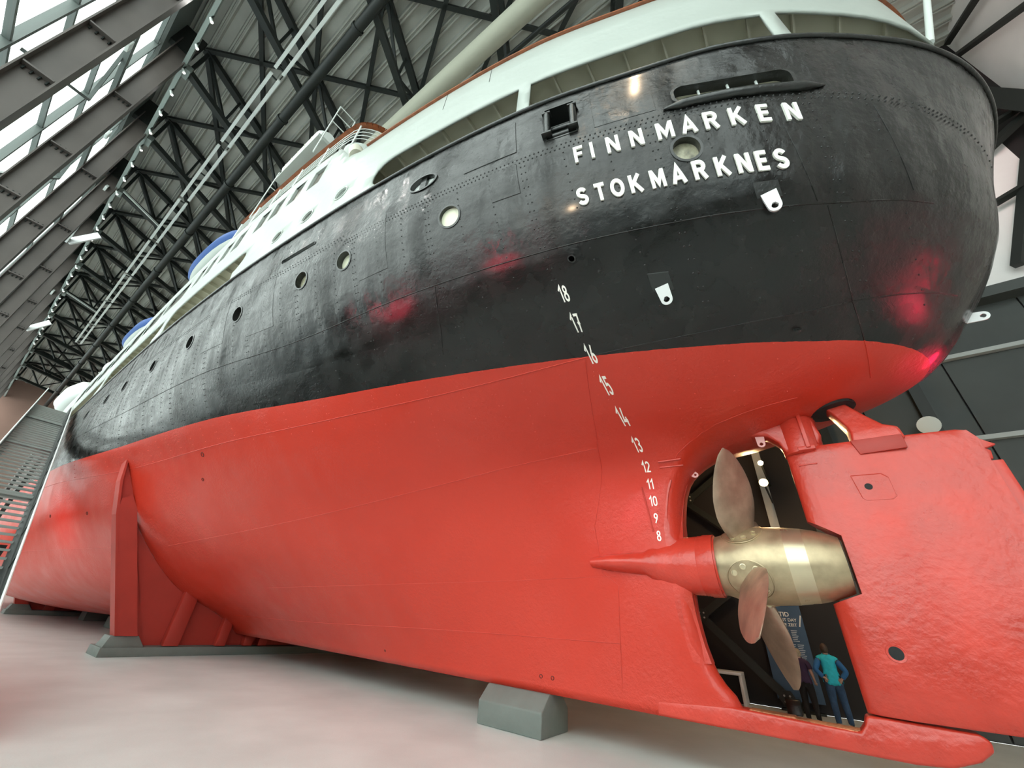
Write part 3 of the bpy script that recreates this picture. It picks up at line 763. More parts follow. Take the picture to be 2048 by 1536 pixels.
G().prism([(-2.34, 4.1), (-2.42, 4.1), (-2.44, 4.22), (-2.40, 4.26), (-2.52, 4.30), (-2.36, 4.44)], -.04, .04).build('trailing_lug', M['red'], rud, bevel=.01)
ag = G(); ag.prism([(-.98, 4.56), (-1.04, 4.32), (-1.60, 4.34), (-1.60, 4.56)], .19, .245)
ag.build('cover_plate', M['redflat'], rud, bevel=.01)
sg = G()
def loft(sections):
    n = len(sections[0]); v2 = [q for s_ in sections for q in s_]; f2 = [tuple(range(n - 1, -1, -1)), tuple(range((len(sections) - 1) * n, len(sections) * n))]
    for a in range(len(sections) - 1):
        for b in range(n): f2.append((a * n + b, a * n + (b + 1) % n, (a + 1) * n + (b + 1) % n, (a + 1) * n + b))
    return v2, f2
def rect(cx, z, hx, hy, tilt=0): return [V((cx - hx, -hy, z - tilt)), V((cx + hx, -hy, z + tilt)), V((cx + hx, hy, z + tilt)), V((cx - hx, hy, z - tilt))]
sg.add(*loft([rect(-1.32, 4.50, .32, .235), rect(-1.32, 4.70, .29, .235), rect(-1.24, 4.80, .22, .2, .02), rect(-1.10, 5.05, .20, .17, .06), rect(-.86, 5.42, .20, .15, .08)]))
sg.build('stock_coupling', M['redcast'], rud, bevel=.04, seg=3)
for (x, z, r) in ((-.98, 3.82, .035), (-.58, 1.70, .075)):
    y = rud_y(x); G().lathe([(-.05, r), (.004, r), (.006, r * 1.35), (-.01, r * 1.4)], (x, y, z), (0, 1, 0), 20, True, False).build('hole', M['dark'] if r < .05 else M['redcast'], rud, smooth=True)
    G().lathe([(-.001, r), (.004, r)], (x, y, z), (0, 1, 0), 20).build('hole', M['dark'], rud)
G().bar((-.22, rud_y(-.22) + .006, 4.27), (-.47, rud_y(-.47) + .006, 4.26), .02, .03, (0, 1, 0)).build('welded_bar', M['red'], rud, bevel=.004)
g = G()
fr = [(-.82, 4.0), (-1.18, 4.0), (-1.25, 3.93), (-1.25, 3.66), (-1.2, 3.62), (-.9, 3.62), (-.86, 3.66), (-.82, 4.0)]
for (a, b), (c, d) in zip(fr[:-1], fr[1:]): g.tube([(a, rud_y(a) + .001, b), (c, rud_y(c) + .001, d)], .006, 5)
g.build('weld_seam', M['red'], rud)

# ------------------------------------------------------------------ propeller
prop = empty('propeller', (.8, 0, 2.77)); prop['label'] = 'bronze propeller with four bolted blades'; put(prop, ship)
hub = G(); hub.lathe([(-1.34, .42), (-1.30, .455), (-1.22, .47), (-1.05, .53), (-.80, .575), (-.55, .575), (-.30, .56)], (0, 0, 2.77), (-1, 0, 0), 48)
hub.build('hub', M['brass'], prop, smooth=True)
G().lathe([(-.302, .558), (-.04, .525)], (0, 0, 2.77), (-1, 0, 0), 48, False, False).build('polished_band', M['brass2'], prop, smooth=True)
G().lathe([(-.04, .525), (.12, .49), (.30, .43), (.40, .385), (.405, .30), (.40, .0)], (0, 0, 2.77), (-1, 0, 0), 48, False, False).build('cap', M['brass'], prop, smooth=True, angle=35)
hubr = pch([.30, .55, .80, 1.05, 1.22, 1.30, 1.34], [.56, .575, .575, .53, .47, .455, .42])
def blade(ang, pitch_sgn=1):
    """blade with root at x=.86 on the hub, pointing along angle ang in the y,z plane"""
    rd = V((0, math.sin(ang), math.cos(ang))); td = V((0, math.cos(ang), -math.sin(ang))); ax = V((1, 0, 0)); c = V((.86, 0, 2.77))
    rings = []; nsec = 18
    for k in range(nsec):
        t = k / (nsec - 1); r = .50 + 1.47 * t
        ch = .87 * (pch([0, .12, .3, .45, .62, .78, .89, .96, 1], [.55, .76, .97, 1.0, .90, .70, .47, .26, .03])(t))
        pit = math.radians(40 - 8 * t)                     # twist: angle from the plane of rotation
        cdir = (ax * math.sin(pit) + td * math.cos(pit) * pitch_sgn).normalized(); nd = rd.cross(cdir)
        th = .075 * (1 - t) ** 1.0 + .010
        skew = .02 + .06 * t
        sec = []
        for q in range(16):
            a = 2 * PI * q / 16; sec.append(c + rd * r + cdir * (math.cos(a) * ch / 2 * 1.05 + skew * 0) + nd * math.sin(a) * th + ax * (-.10 * t))
        rings.append(sec)
    v2, f2 = loft(rings); b_ = G().add(v2, f2).build('blade', M['bladem'], prop, smooth=True, angle=70)
    # bolted root flange
    def onhub(rho, phi, lift):
        xx = .86 + rho * math.cos(phi); an = ang + rho * math.sin(phi) / .575
        rr = hubr(xx) + lift; return V((xx, rr * math.sin(an), 2.77 + rr * math.cos(an)))
    vs3 = []; fs3 = []; nf = 32
    for rho, lf in ((.325, -.01), (.322, .012), (.310, .014), (.306, .004), (.300, .004), (.296, .014), (.15, .014), (.02, .014)):
        for q in range(nf): vs3.append(onhub(rho, 2 * PI * q / nf, lf))
    for a in range(7):
        for q in range(nf): fs3.append((a * nf + q, a * nf + (q + 1) % nf, (a + 1) * nf + (q + 1) % nf, (a + 1) * nf + q))
    fs3.append(tuple(range(7 * nf, 8 * nf)))
    G().add(vs3, fs3).build('flange', M['brass'], b_, smooth=True, angle=30)
    for q in range(8):
        if q in (0, 4): continue
        a = 2 * PI * q / 8 + .2; p = onhub(.225, a, 0); dn_ = V((0, p.y, p.z - 2.77)).normalized()
        G().lathe([(.0, .045), (.028, .045), (.030, .033), (.018, .030), (.018, .0)], p, dn_, 14, False, False).build('bolt', M['brass2'], b_, smooth=True, angle=40)
    return b_
for a in (31, 121, 211, 301): blade(math.radians(a))
for (X, Z) in ((.20, 2.95), (.05, 2.55)):
    yy = .49; d = V((0, math.sqrt(max(0, .5 ** 2 - (Z - 2.77) ** 2)), Z - 2.77)).normalized()
    G().lathe([(.0, .018), (.505 if X > .1 else .495, .018)], (X, 0, 2.77), d, 10).build('plug', M['dark'], prop)

# ------------------------------------------------------------------ white upper works (flat plating standing on the hull edge)
def U(x, z): return V((x, H(x, 9.6) - .02, z))
def UN(x, z):
    e = .02; a = V((2 * e, H(x + e, 9.6) - H(x - e, 9.6), 0)).normalized(); return V((-a.y, a.x, 0))
def top_edge(x):
    P_ = [(-4.56, 12.45), (7.3, 12.45), (7.9, 12.75), (8.45, 13.5), (8.7, 13.95), (9.5, 14.05), (15, 14.15), (22, 14.2), (60, 14.6)]
    for (a, b), (c, d) in zip(P_[:-1], P_[1:]):
        if a <= x <= c: return b + (d - b) * (x - a) / (c - a)
    return 14.4
OPEN = []
def opening(x0, x1, zt, round0, round1):
    r = .5; pts = [(x0, 9.55), (x1, 9.55)] if not round1 else [(x0, 9.55), (x1 - .35, 9.55)]
    if round1:
        for k in range(9): a = math.radians(-70 + 160 * k / 8); pts.append((x1 - r + r * math.cos(a), zt - r + r * math.sin(a) * 1.0))
    else: pts += [(x1, zt)]
    if round0:
        for k in range(9): a = math.radians(90 + 160 * k / 8); pts.append((x0 + r + r * math.cos(a), zt - r + r * math.sin(a)))
    else: pts += [(x0, zt)]
    return pts
OPEN.append(opening(2.38, 6.05, 10.70, False, True))
OPEN.append(opening(-1.60, 2.14, 10.70, False, False))
OPEN.append(opening(-4.25, -1.80, 10.75, False, False))
OPEN.append(opening(12.0, 18.3, 11.2, True, True))
OPEN.append(opening(18.9, 27.2, 11.2, True, True))
OPEN.append(opening(27.9, 38.0, 11.2, True, True))
WIN = []
for X in (9.20, 10.27, 11.40, 12.36, 14.0, 15.05, 16.4, 17.5): WIN.append([(X, 12.48), (X + .60, 12.48), (X + .60, 13.45), (X, 13.45)])
for X in range(19, 38, 3): WIN.append(rrect(X, 12.4, X + 2.6, 13.4, .3))
WP = [(7.25, 10.47), (8.59, 10.44), (9.98, 10.45), (11.35, 10.75)]
WPH = [[(x + .20 * math.cos(2 * PI * k / 20), z + .20 * math.sin(2 * PI * k / 20)) for k in range(20)] for x, z in WP[:3]]
allh = OPEN + WIN + WPH
pts = []; cons = []
def addloop(lp):
    n0 = len(pts); pts.extend(V(q) for q in lp); n = len(lp); cons.extend((n0 + i, n0 + (i + 1) % n) for i in range(n))
bx = [-4.54 + 2.4 * (k / 24) ** 2 for k in range(25)]; x = -2.0
while x < 76: bx.append(x); x += .3 if x < 20 else 1.0
outer = [(x, 9.57) for x in bx] + [(x, top_edge(x)) for x in reversed(bx)]
addloop(outer)
def dens(lp):
    out = []
    for (a, b), (c, d) in zip(lp, lp[1:] + lp[:1]):
        n = max(1, int(math.hypot(c - a, d - b) / .3))
        for k in range(n): out.append((a + (c - a) * k / n, b + (d - b) * k / n))
    return out
allh = [dens([(a, max(b, 9.60)) for a, b in h]) for h in allh]
for h in allh: addloop(h)
for x in bx:
    z = 9.9
    while z < 14.1:
        if z < top_edge(x) - .1 and not any(inpoly((x + 1e-4, z), h) for h in allh) and x > -4.4: pts.append(V((x, z)))
        z += .5
vo, eo, fo, ov, oe, of = delaunay_2d_cdt(pts, cons, [], 0, 1e-5)
fs = []
for f in fo:
    c = sum((V(vo[a]) for a in f), V((0, 0))) / len(f)
    if inpoly((c.x, c.y), outer) and not any(inpoly((c.x, c.y), h) for h in allh): fs.append(tuple(f))
n = len(vo)
v_out = [U(p.x, p.y) for p in vo]
sp_ = mesh_obj('side_plating', v_out, fs, M['white'], None)
bm = bmesh.new(); bm.from_mesh(sp_.data); bmesh.ops.recalc_face_normals(bm, faces=bm.faces)
bm.faces.ensure_lookup_table(); 
if sum(f.normal.y for f in bm.faces) < 0: bmesh.ops.reverse_faces(bm, faces=bm.faces)
bm.to_mesh(sp_.data); bm.free()
sp_.data.polygons.foreach_set('use_smooth', [True] * len(sp_.data.polygons))
md = sp_.modifiers.new('s', 'SOLIDIFY'); md.thickness = .04; md.offset = -1
put(sp_, ship); sp_['label'] = 'white side plating with long openings and windows'
# starboard side and its openings are out of sight: plain plating
g = G()
for a, b in zip(bx[:-1], bx[1:]):
    g.add([(a, -H(a, 9.6), 9.57), (b, -H(b, 9.6), 9.57), (b, -H(b, 9.6), top_edge(b)), (a, -H(a, 9.6), top_edge(a))], [(0, 1, 2, 3)])
g.build('starboard_plating', M['white'], ship, smooth=True)
# window recesses
for i, h in enumerate(WIN):
    xs2 = [a for a, b in h]; zs2 = [b for a, b in h]
    x0, x1, z0, z1 = min(xs2), max(xs2), min(zs2), max(zs2); q = []
    for d in (0, .07): q += [U(x0, z0) - V((0, d, 0)), U(x1, z0) - V((0, d, 0)), U(x1, z1) - V((0, d, 0)), U(x0, z1) - V((0, d, 0))]
    wo = G().add(q, [(0, 1, 5, 4), (1, 2, 6, 5), (2, 3, 7, 6), (3, 0, 4, 7)]).build('cabin_window', M['white'], ship)
    G().add(q[4:], [(0, 1, 2, 3)]).build('window_glass', M['greyglass'], wo)
for i, h in enumerate(WPH):
    po = ring_in(h, .12, .014, 'porthole', M['white'], ship, U, UN)
    disc_in(h, .09, 'porthole_glass', M['greyglass'] if i else M['ledge'], po, U, UN)
# vertical stanchions in the opening edges are part of the plating; overhead deck with its beams
g = G(); xs3 = [-4.3 + .4 * i for i in range(200)]
for a, b in zip(xs3[:-1], xs3[1:]):
    ya = max(H(a, 9.6) - .05, .01); yb = max(H(b, 9.6) - .05, .01)
    h_ = 10.98 if a < 9 else 11.4
    g.add([(a, -ya, h_), (b, -yb, h_), (b, yb, h_), (a, ya, h_)], [(0, 1, 2, 3)])
g.build('overhead_deck', M['cream'], ship)
X = -4.0
while X < 30:
    y = H(X, 9.6) - .06
    if y > .5:
        G().bar((X, y, 10.92 + (.42 if X > 9 else 0)), (X, max(y - 3.2, -y), 10.92 + (.42 if X > 9 else 0)), .035, .14, (0, 0, 1)).build('deck_beam', M['cream'], ship)
    X += .64
g = G(); 
for a, b in zip(xs3[:-1], xs3[1:]):
    if a > 8.5:
        g.add([(a, H(a, 9.6) - 1.7, 8.4), (b, H(b, 9.6) - 1.7, 8.4), (b, H(b, 9.6) - 1.7, 11.4), (a, H(a, 9.6) - 1.7, 11.4)], [(0, 1, 2, 3)])
g.add([(8.6, -6, 8.4), (8.6, 6, 8.4), (8.6, 6, 10.98), (8.6, -6, 10.98)], [(0, 1, 2, 3)])
g.build('deckhouse_side', M['cream'], ship)
g = G()
for a, b in zip(xs3[:-1], xs3[1:]):
    if a > 8.6:
        ya = H(a, 9.6) - .05; yb = H(b, 9.6) - .05; g.add([(a, -ya, 14.0), (b, -yb, 14.0), (b, yb, 14.0), (a, ya, 14.0)], [(0, 1, 2, 3)])
g.build('boat_deck', M['cream'], ship)
# wooden cap on the after bulwark
cap = [(-4.55 + .0006)]
capx = [e[0] for e in edge if e[0] < 7.3]
g = G()
for a, b in zip(capx[:-1], capx[1:]):
    pa = U(a, 12.47) ; pb = U(b, 12.47); na = UN(a, 0) * .05; nb = UN(b, 0) * .05
    g.add([pa - na * 2, pa + na, pb + nb, pb - nb * 2, pa - na * 2 + V((0, 0, .05)), pa + na + V((0, 0, .05)), pb + nb + V((0, 0, .05)), pb - nb * 2 + V((0, 0, .05))],
          [(0, 1, 2, 3), (7, 6, 5, 4), (0, 4, 5, 1), (1, 5, 6, 2), (2, 6, 7, 3)])
g.build('bulwark_cap', M['wood'], ship)['label'] = 'thin reddish wooden cap along the white bulwark'
# expansion gaps in the bulwark
for (xa_, za, xb_, zb) in ((4.35, 12.44, 4.35, 11.7), (3.15, 12.44, 3.15, 11.8)):
    G().bar(U(xa_, za) + UN(xa_, 0) * .003, U(xb_, zb) + UN(xb_, 0) * .003, .012, .004, (0, 1, 0)).build('bulwark_joint', M['dark'], ship)
# curved screen at the after end of the boat deck
scr = []
for k in range(11): a = math.radians(9 * k); scr.append(V((8.75 - .75 * math.sin(a) , 6.2 - .85 * (1 - math.cos(a)), 0)))
g = G()
for p, q in zip(scr[:-1], scr[1:]): g.add([p + V((0, 0, 12.45)), q + V((0, 0, 12.45)), q + V((0, 0, 14.15)), p + V((0, 0, 14.15))], [(0, 1, 2, 3)])
g.add([(8.0, 5.35, 12.45), (8.0, -5.35, 12.45), (8.0, -5.35, 14.15), (8.0, 5.35, 14.15)], [(0, 1, 2, 3)])
g.build('end_screen', M['white'], ship, smooth=True, angle=50)
G().tube([(7.75, 6.02, 12.75), (8.05, 6.03, 13.35)], [.22, .22], 16, True).build('scoop_recess', M['cream'], ship, smooth=True, angle=50)
# boat deck railing: stanchions, four wires, broad wooden handrail that turns inboard at the after end
path = []
x = 16.0
while x > 8.9: path.append(V((x, H(x, 9.6) - .03, 0))); x -= .3
for k in range(9): a = math.radians(11.25 * k); path.append(V((8.8 - .95 * math.sin(a), 6.22 - 1.0 * (1 - math.cos(a)), 0)))
for y in (4.6, 3.6, 2.4, 1.2, 0): path.append(V((7.85, y, 0)))
rail = empty('railing', (12, 6.2, 14.1)); rail['label'] = 'white railing with varnished wooden handrail'; put(rail, ship)
g = G()
def ztop_r(p): return 15.12
for a, b in zip(path[:-1], path[1:]):
    d = (b - a).normalized(); n2 = V((-d.y, d.x, 0)) * .085; z = V((0, 0, 15.12)); h_ = V((0, 0, .06))
    g.add([a - n2 + z, a + n2 + z, b + n2 + z, b - n2 + z, a - n2 + z + h_, a + n2 + z + h_, b + n2 + z + h_, b - n2 + z + h_], [(0, 1, 2, 3), (7, 6, 5, 4), (0, 4, 5, 1), (1, 5, 6, 2), (2, 6, 7, 3)])
g.build('handrail', M['wood'], rail)
for h_ in (.22, .42, .62, .82): G().tube([p + V((0, 0, 14.1 + h_)) for p in path], .013, 6).build('rail_wire', M['tray'], rail, smooth=True, angle=80)
acc = 0; last = None
for a, b in zip(path[:-1], path[1:]):
    acc += (b - a).length
    if last is None or acc > 1.35:
        last = 1; acc = 0; G().tube([a + V((0, 0, 14.0)), a + V((0, 0, 15.12))], .028, 8).build('stanchion', M['tray'], rail, smooth=True)
# flagstaff rising above the stern
G().tube([(-4.0, 1.9, 10.9), (-5.6, 1.2, 15.5)], .055, 10).build('stern_post_pole', M['tray'], ship, smooth=True)

# lifeboats, raft case, white enclosed boat on the boat deck
def boat(name, c, L, bw, bh, label, mh, mc, group=None):
    e = empty(name, (c[0], c[1], c[2]), label, 'lifeboat', group)
    def secs(z0, z1, top):
        out = []
        for k in range(13):
            t = -1 + 2 * k / 12; f = max(.05, (1 - abs(t) ** 2.4)) ** .6; x = c[0] + t * L / 2; s = []
            for q in range(9):
                a = PI * q / 8
                if top: a = -.75 + (PI + 1.5) * q / 8; s.append(V((x, c[1] + math.cos(a) * bw / 2 * 1.12 * f, c[2] + bh * .30 + abs(t) ** 2 * .25 + math.sin(a) * bh * (.62 if math.sin(a) > 0 else .25) * f)))
                else: s.append(V((x, c[1] + math.cos(a) * bw / 2 * f, c[2] + bh * .30 + abs(t) ** 2 * .25 - math.sin(a) ** .8 * bh * .30 * (f * .6 + .4) if 0 < q < 8 else c[2] + bh * .30 + abs(t) ** 2 * .25)))
            out.append(s)
        return out
    v2, f2 = loft(secs(0, 0, False)); G().add(v2, f2).build('boat_hull', mh, e, smooth=True, angle=60)
    v2, f2 = loft(secs(0, 0, True)); G().add(v2, f2).build('cover', mc, e, smooth=True, angle=60)
    for s in (-1, 1):
        x = c[0] + s * L * .33
        G().tube([(x, c[1] - 1.5, 14.0), (x, c[1] - 1.4, c[2] + 1.0), (x, c[1] - .7, c[2] + bh + .6), (x, c[1] + .1, c[2] + bh + .5)], .07, 8).build('davit', M['tray'], e, smooth=True)
    return e
boat('lifeboat', (19.0, 5.95, 14.15), 6.6, 1.9, 1.9, 'white lifeboat with blue cover on the boat deck, nearer the stern', M['white'], M['navy'])
boat('lifeboat', (30.0, 5.95, 14.15), 6.6, 1.9, 1.9, 'white lifeboat with blue cover, the one further forward', M['white'], M['navy'])
boat('lifeboat', (50.0, 6.3, 14.6), 9, 2.2, 2.6, 'all-white enclosed lifeboat far forward beside the staircase top', M['tray'], M['tray'])
rc = empty('raft_case', (12.3, 6.0, 14.0), 'white raft case in a sloping cradle behind the wooden handrail', 'raft case')
G().tube([(10.5, 6.4, 16.15), (10.65, 6.4, 16.2), (13.3, 6.4, 16.45), (13.45, 6.4, 16.4)], [.26, .38, .38, .26], 16).build('canister', M['tray'], rc, smooth=True, angle=50)
for q in range(5): G().lathe([(-.03, .395), (.03, .395)], (11.0 + q * .5, 6.4, 16.23 + q * .047), (1, 0, .09), 16, False, False).build('strap', M['cream'], rc)
G().bar((10.3, 6.4, 15.72), (13.6, 6.4, 16.0), .7, .14, (0, 0, 1)).build('cradle_frame', M['white'], rc)
for X in (10.8, 13.0): G().bar((X, 6.2, 14), (X, 6.2, 15.8), .08, .08).build('leg', M['tray'], rc)
for X in (9.7, 14.1):
    for Y in (6.1, 6.7): G().tube([(X, Y, 14), (X, Y, 17.0)], .02, 6).build('guard_rail', M['tray'], rc)
    for z in (16.0, 16.5, 17.0): G().tube([(X, 6.1, z), (X, 6.7, z)], .02, 6).build('guard_rail', M['tray'], rc)
sl_ = empty('searchlight', (38.5, 6.3, 14.6), 'round pale searchlight on the deck edge far forward', 'searchlight')
G().lathe([(-.2, .1), (0, .42), (.12, .5), (.16, .45), (.14, 0)], (38.5, 6.3, 15.4), (-.4, .8, -.1), 16, True, False).build('lamp_head', M['tray'], sl_, smooth=True, angle=50)
G().tube([(38.5, 6.3, 14.6), (38.5, 6.3, 15.2)], .06, 8).build('pedestal', M['tray'], sl_)

# ------------------------------------------------------------------ keel block, small blocks, cradle
kb = G(); kb.prismX([(-.49, 0), (-.49, .36), (-.22, .60), (.22, .60), (.49, .36), (.49, 0)], 4.54, 5.98)
tag(kb.build('keel_block', M['conc'], None, bevel=.025, local=(5.26, 0, 0)), 'grey concrete block with chamfered top, carrying the keel near the propeller', 'block')
for i, x in enumerate((10.3, 11.45, 12.7, 14.1)):
    o = G().prismX([(-4.4, 0), (-4.4, .30), (-3.75, .30), (-3.75, 0)], x - .3, x + .3).build('foot_block', M['ledge'], None, bevel=.01, local=(x, -4.07, 0))
    tag(o, 'low pale block on the floor beyond the keel, %s one from the grey keel block' % ['first', 'second', 'third', 'fourth'][i], 'block', 'low blocks beyond the keel')
for i, x in enumerate((24.5, 29.0, 34.5, 41.0)):
    o = G().prismX([(-1.2, 0), (-1.2, .45), (-.5, .60), (.5, .60), (1.2, .45), (1.2, 0)], x - .6, x + .6).build('keel_block', M['conc'], None, bevel=.02, local=(x, 0, 0))
    tag(o, 'grey block under the flat bottom, %s one beyond the red cradle' % ['first', 'second', 'third', 'fourth'][i], 'block', 'blocks under the flat of the bottom')

def cradle(X, label):
    e = empty('cradle', (X, 0, 0), label, 'cradle', 'red cradles that shore the hull up')
    G().box((X - .05, -4.0, 0), (X + 1.15, 3.85, .235)).build('base_slab', M['conc'], e, bevel=.015)
    for sg_ in (1, -1):
        def Y(v): return v * sg_
        ped = G().add([(X - .02, Y(3.82), .235), (X + .75, Y(3.82), .235), (X + .75, Y(2.83), .235), (X - .02, Y(2.83), .235),
                       (X + .03, Y(3.74), .515), (X + .68, Y(3.74), .515), (X + .68, Y(3.06), .515), (X + .03, Y(3.06), .515)],
                      [(0, 1, 2, 3), (4, 7, 6, 5), (0, 4, 5, 1), (1, 5, 6, 2), (2, 6, 7, 3), (3, 7, 4, 0)])
        ped.build('pedestal', M['conc'], e, bevel=.01)
        post = [(3.66, .515), (3.11, .515), (4.70, 3.95), (4.98, 4.32), (5.62, 5.62), (5.44, 4.68), (5.10, 3.72)]
        G().prismX([(Y(a), b) for a, b in post[:4]] + [(Y(5.18), 4.15), (Y(5.10), 3.72)], X, X + .03).build('flange_plate', M['redflat'], e)
        G().prismX([(Y(3.66), .515), (Y(3.62), .515), (Y(5.06), 3.72), (Y(5.40), 4.68), (Y(5.62), 5.62), (Y(5.66), 5.62), (Y(5.46), 4.65), (Y(5.12), 3.70)], X - .01, X + .50).build('outer_flange', M['redflat'], e)
        G().prismX([(Y(4.70), 3.95), (Y(5.10), 3.72), (Y(5.44), 4.68), (Y(5.62), 5.62), (Y(H(X + .1, 5.0) + .0), 5.0), (Y(H(X + .1, 4.5)), 4.5)], X + .1, X + .13).build('head_plate', M['redflat'], e)
        G().bar((X + .22, Y(4.24), 2.05), (X + .22, Y(4.34), 2.10), .10, .06).build('lifting_eye', M['redflat'], e)
        webp = [(3.13, .515), (4.66, 3.9)] + [(H(X + .3, 4.0 - .34 * k) + .01, 4.0 - .34 * k) for k in range(1, 10)] + [(.2, .62), (.0, .62), (.0, .26)] + [(2.8, .26)]
        G().prismX([(Y(a), b) for a, b in webp], X + .28, X + .31).build('web_plate', M['redflat'], e)
        for (a, b, zt0, zt1) in ((2.36, 1.94, 1.94, 1.71), (.85, .55, 1.07, .93), (-.04, -.34, .6, .6)):
            if sg_ < 0 and a < 0: continue
            G().prismX([(Y(a), .26), (Y(b), .26), (Y(b), zt1 + .02), (Y(a), zt0 + .02)], X + .0, X + .30).build('stiffener', M['redflat'], e, bevel=.008)
    return e
cradle(17.3, 'red steel cradle with leaning arms under the stern, nearest the camera')
cradle(38.0, 'red steel cradle mostly hidden behind the nearest one and the staircase')

# ------------------------------------------------------------------ floor
g = G(); g.box((-11.2, -8.65, -.2), (86, 12.6, 0)); o = g.build('floor', M['floor'], None); o['kind'] = 'structure'

g = G(); g.box((-60, 12.75, -.5), (130, 90, -.25)); o = g.build('ground', mat('snowy_paving', (0.55, 0.57, 0.58), .8), None); o['kind'] = 'structure'
# ------------------------------------------------------------------ staircase on the left
st = empty('staircase', (18, 7.6, 0), 'long steel staircase with open grating treads rising beside the ship', 'staircase')
SX0, SSL, SY0, SY1 = 9.0, .42, 6.93, 8.17
def sz(x): return (x - SX0) * SSL
tr = None; nt_ = 0; x = SX0 + .4
while x < 33.2:
    z = sz(x)
    if tr is None:
        g = G()
        for k in range(3): g.box((x - .13 + .10 * k, SY0, z - .02), (x - .13 + .10 * k + .055, SY1, z + .025))
        tr = g.build('tread', M['grating'], st, local=(x, 7.55, z)); x00 = x
    else:
        c = tr.copy(); COL.objects.link(c); c.location = tr.location + V((x - x00, 0, z - sz(x00)))
    x += .42; nt_ += 1
for xx in (12.2, 18.0, 23.6, 29.0):
    G().box((xx - .5, SY0, sz(xx) - .06), (xx + .5, SY1, sz(xx) + .0)).build('landing_plate', M['grating'], st)
for y in (SY0 - .02, SY1 + .02):
    G().bar((SX0 - .4, y, sz(SX0 - .4) + .12), (33.4, y, sz(33.4) + .12), .05, .40, (0, 0, 1)).build('stringer', M['steel'], st, bevel=.006)
    hh = .62 if y < 7.5 else 1.0
    G().tube([(SX0 - .4, y, sz(SX0 - .4) + hh), (33.4, y, sz(33.4) + hh)], .022, 8).build('handrail', M['tray'], st, smooth=True)
    x = SX0 + .6
    while x < 33: G().bar((x, y, sz(x)), (x, y, sz(x) + hh), .03, .04).build('baluster', M['steel'], st); x += 1.6
G().bar((9.2, SY0 - .03, sz(9.2) + .46), (33.4, SY0 - .03, sz(33.4) + .46), .012, .26, (0, 0, 1)).build('side_panel', M['steel'], st)
for x in (15, 24, 32): 
    for y in (SY0 + .1, SY1 - .1): G().bar((x, y, 0), (x, y, sz(x) - .12), .12, .12).build('support_post', M['steel'], st)

# ------------------------------------------------------------------ glass side of the hall
PITCH = 5.75; ZB = 23.6; ZT = 25.75; YE = 11.5
def col(X, first=[None]):
    if first[0] is None:
        e = empty('facade_column', (X, 11.85, 0)); e['category'] = 'column'
        G().box((X - .03, 11.54, 0), (X + .03, 12.14, 24.6)).build('web', M['column'], e)
        G().box((X - .22, 11.50, 0), (X + .22, 11.54, 24.6)).build('inner_flange', M['column'], e)
        G().box((X - .22, 12.14, 0), (X + .22, 12.18, 24.6)).build('outer_flange', M['column'], e)
        G().box((X - .16, 11.5, 24.0), (X + .16, 12.5, 25.6)).build('head_bracket', M['steel'], e)
        for z in (6.4, 12.6, 15.2, 19.0):
            jp = G().box((X - .20, 11.56, z), (X + .20, 12.12, z + .05)).build('joint_plate', M['column'], e)
            g = G()
            for k in range(4):
                for s in (-.14, .14): g.tube([(X - .06 * (1 if s < 0 else -1), 11.64 + k * .14, z - .12), (X - .06 * (1 if s < 0 else -1), 11.64 + k * .14, z + .16)], .022, 6)
            g.build('bolt', M['steel'], jp)
        first[0] = e; return e
    return clone_tree(first[0], V((X, 11.85, 0)) - first[0].location)
UNITS = ['first', 'second', 'third', 'fourth', 'fifth', 'sixth', 'seventh', 'eighth', 'ninth']
def nth(k):
    if k < 18: return ORD[k]
    k += 1
    if k == 19: return 'nineteenth'
    if k % 10 == 0: return {20: 'twentieth', 30: 'thirtieth'}[k]
    return ('twenty-' if k < 30 else 'thirty-') + UNITS[k % 10 - 1]
ORD = ['first', 'second', 'third', 'fourth', 'fifth', 'sixth', 'seventh', 'eighth', 'ninth', 'tenth', 'eleventh', 'twelfth', 'thirteenth', 'fourteenth', 'fifteenth', 'sixteenth', 'seventeenth', 'eighteenth']
cx0 = 12.85
ci = 0
for k in range(-4, 13):
    X = cx0 + PITCH * k
    e = col(X)
    if k >= 0 and k < 6:
        e['label'] = 'brown-grey steel column of the glass wall, %s from the upper left corner' % ORD[k]
    elif k >= 6: e['label'] = 'far steel column of the glass wall, %s along the left edge' % ORD[k]; e['group'] = 'far columns of the glass wall'
    else: e['label'] = 'steel column of the glass wall behind the camera, %s one towards the stern' % ORD[-k - 1]; e['group'] = 'near columns of the glass wall'
TRZ = [.15, 2.6, 5.2, 7.8, 10.4, 13.0, 15.6, 18.2, 20.8, 23.2]
wi = 0; first = None
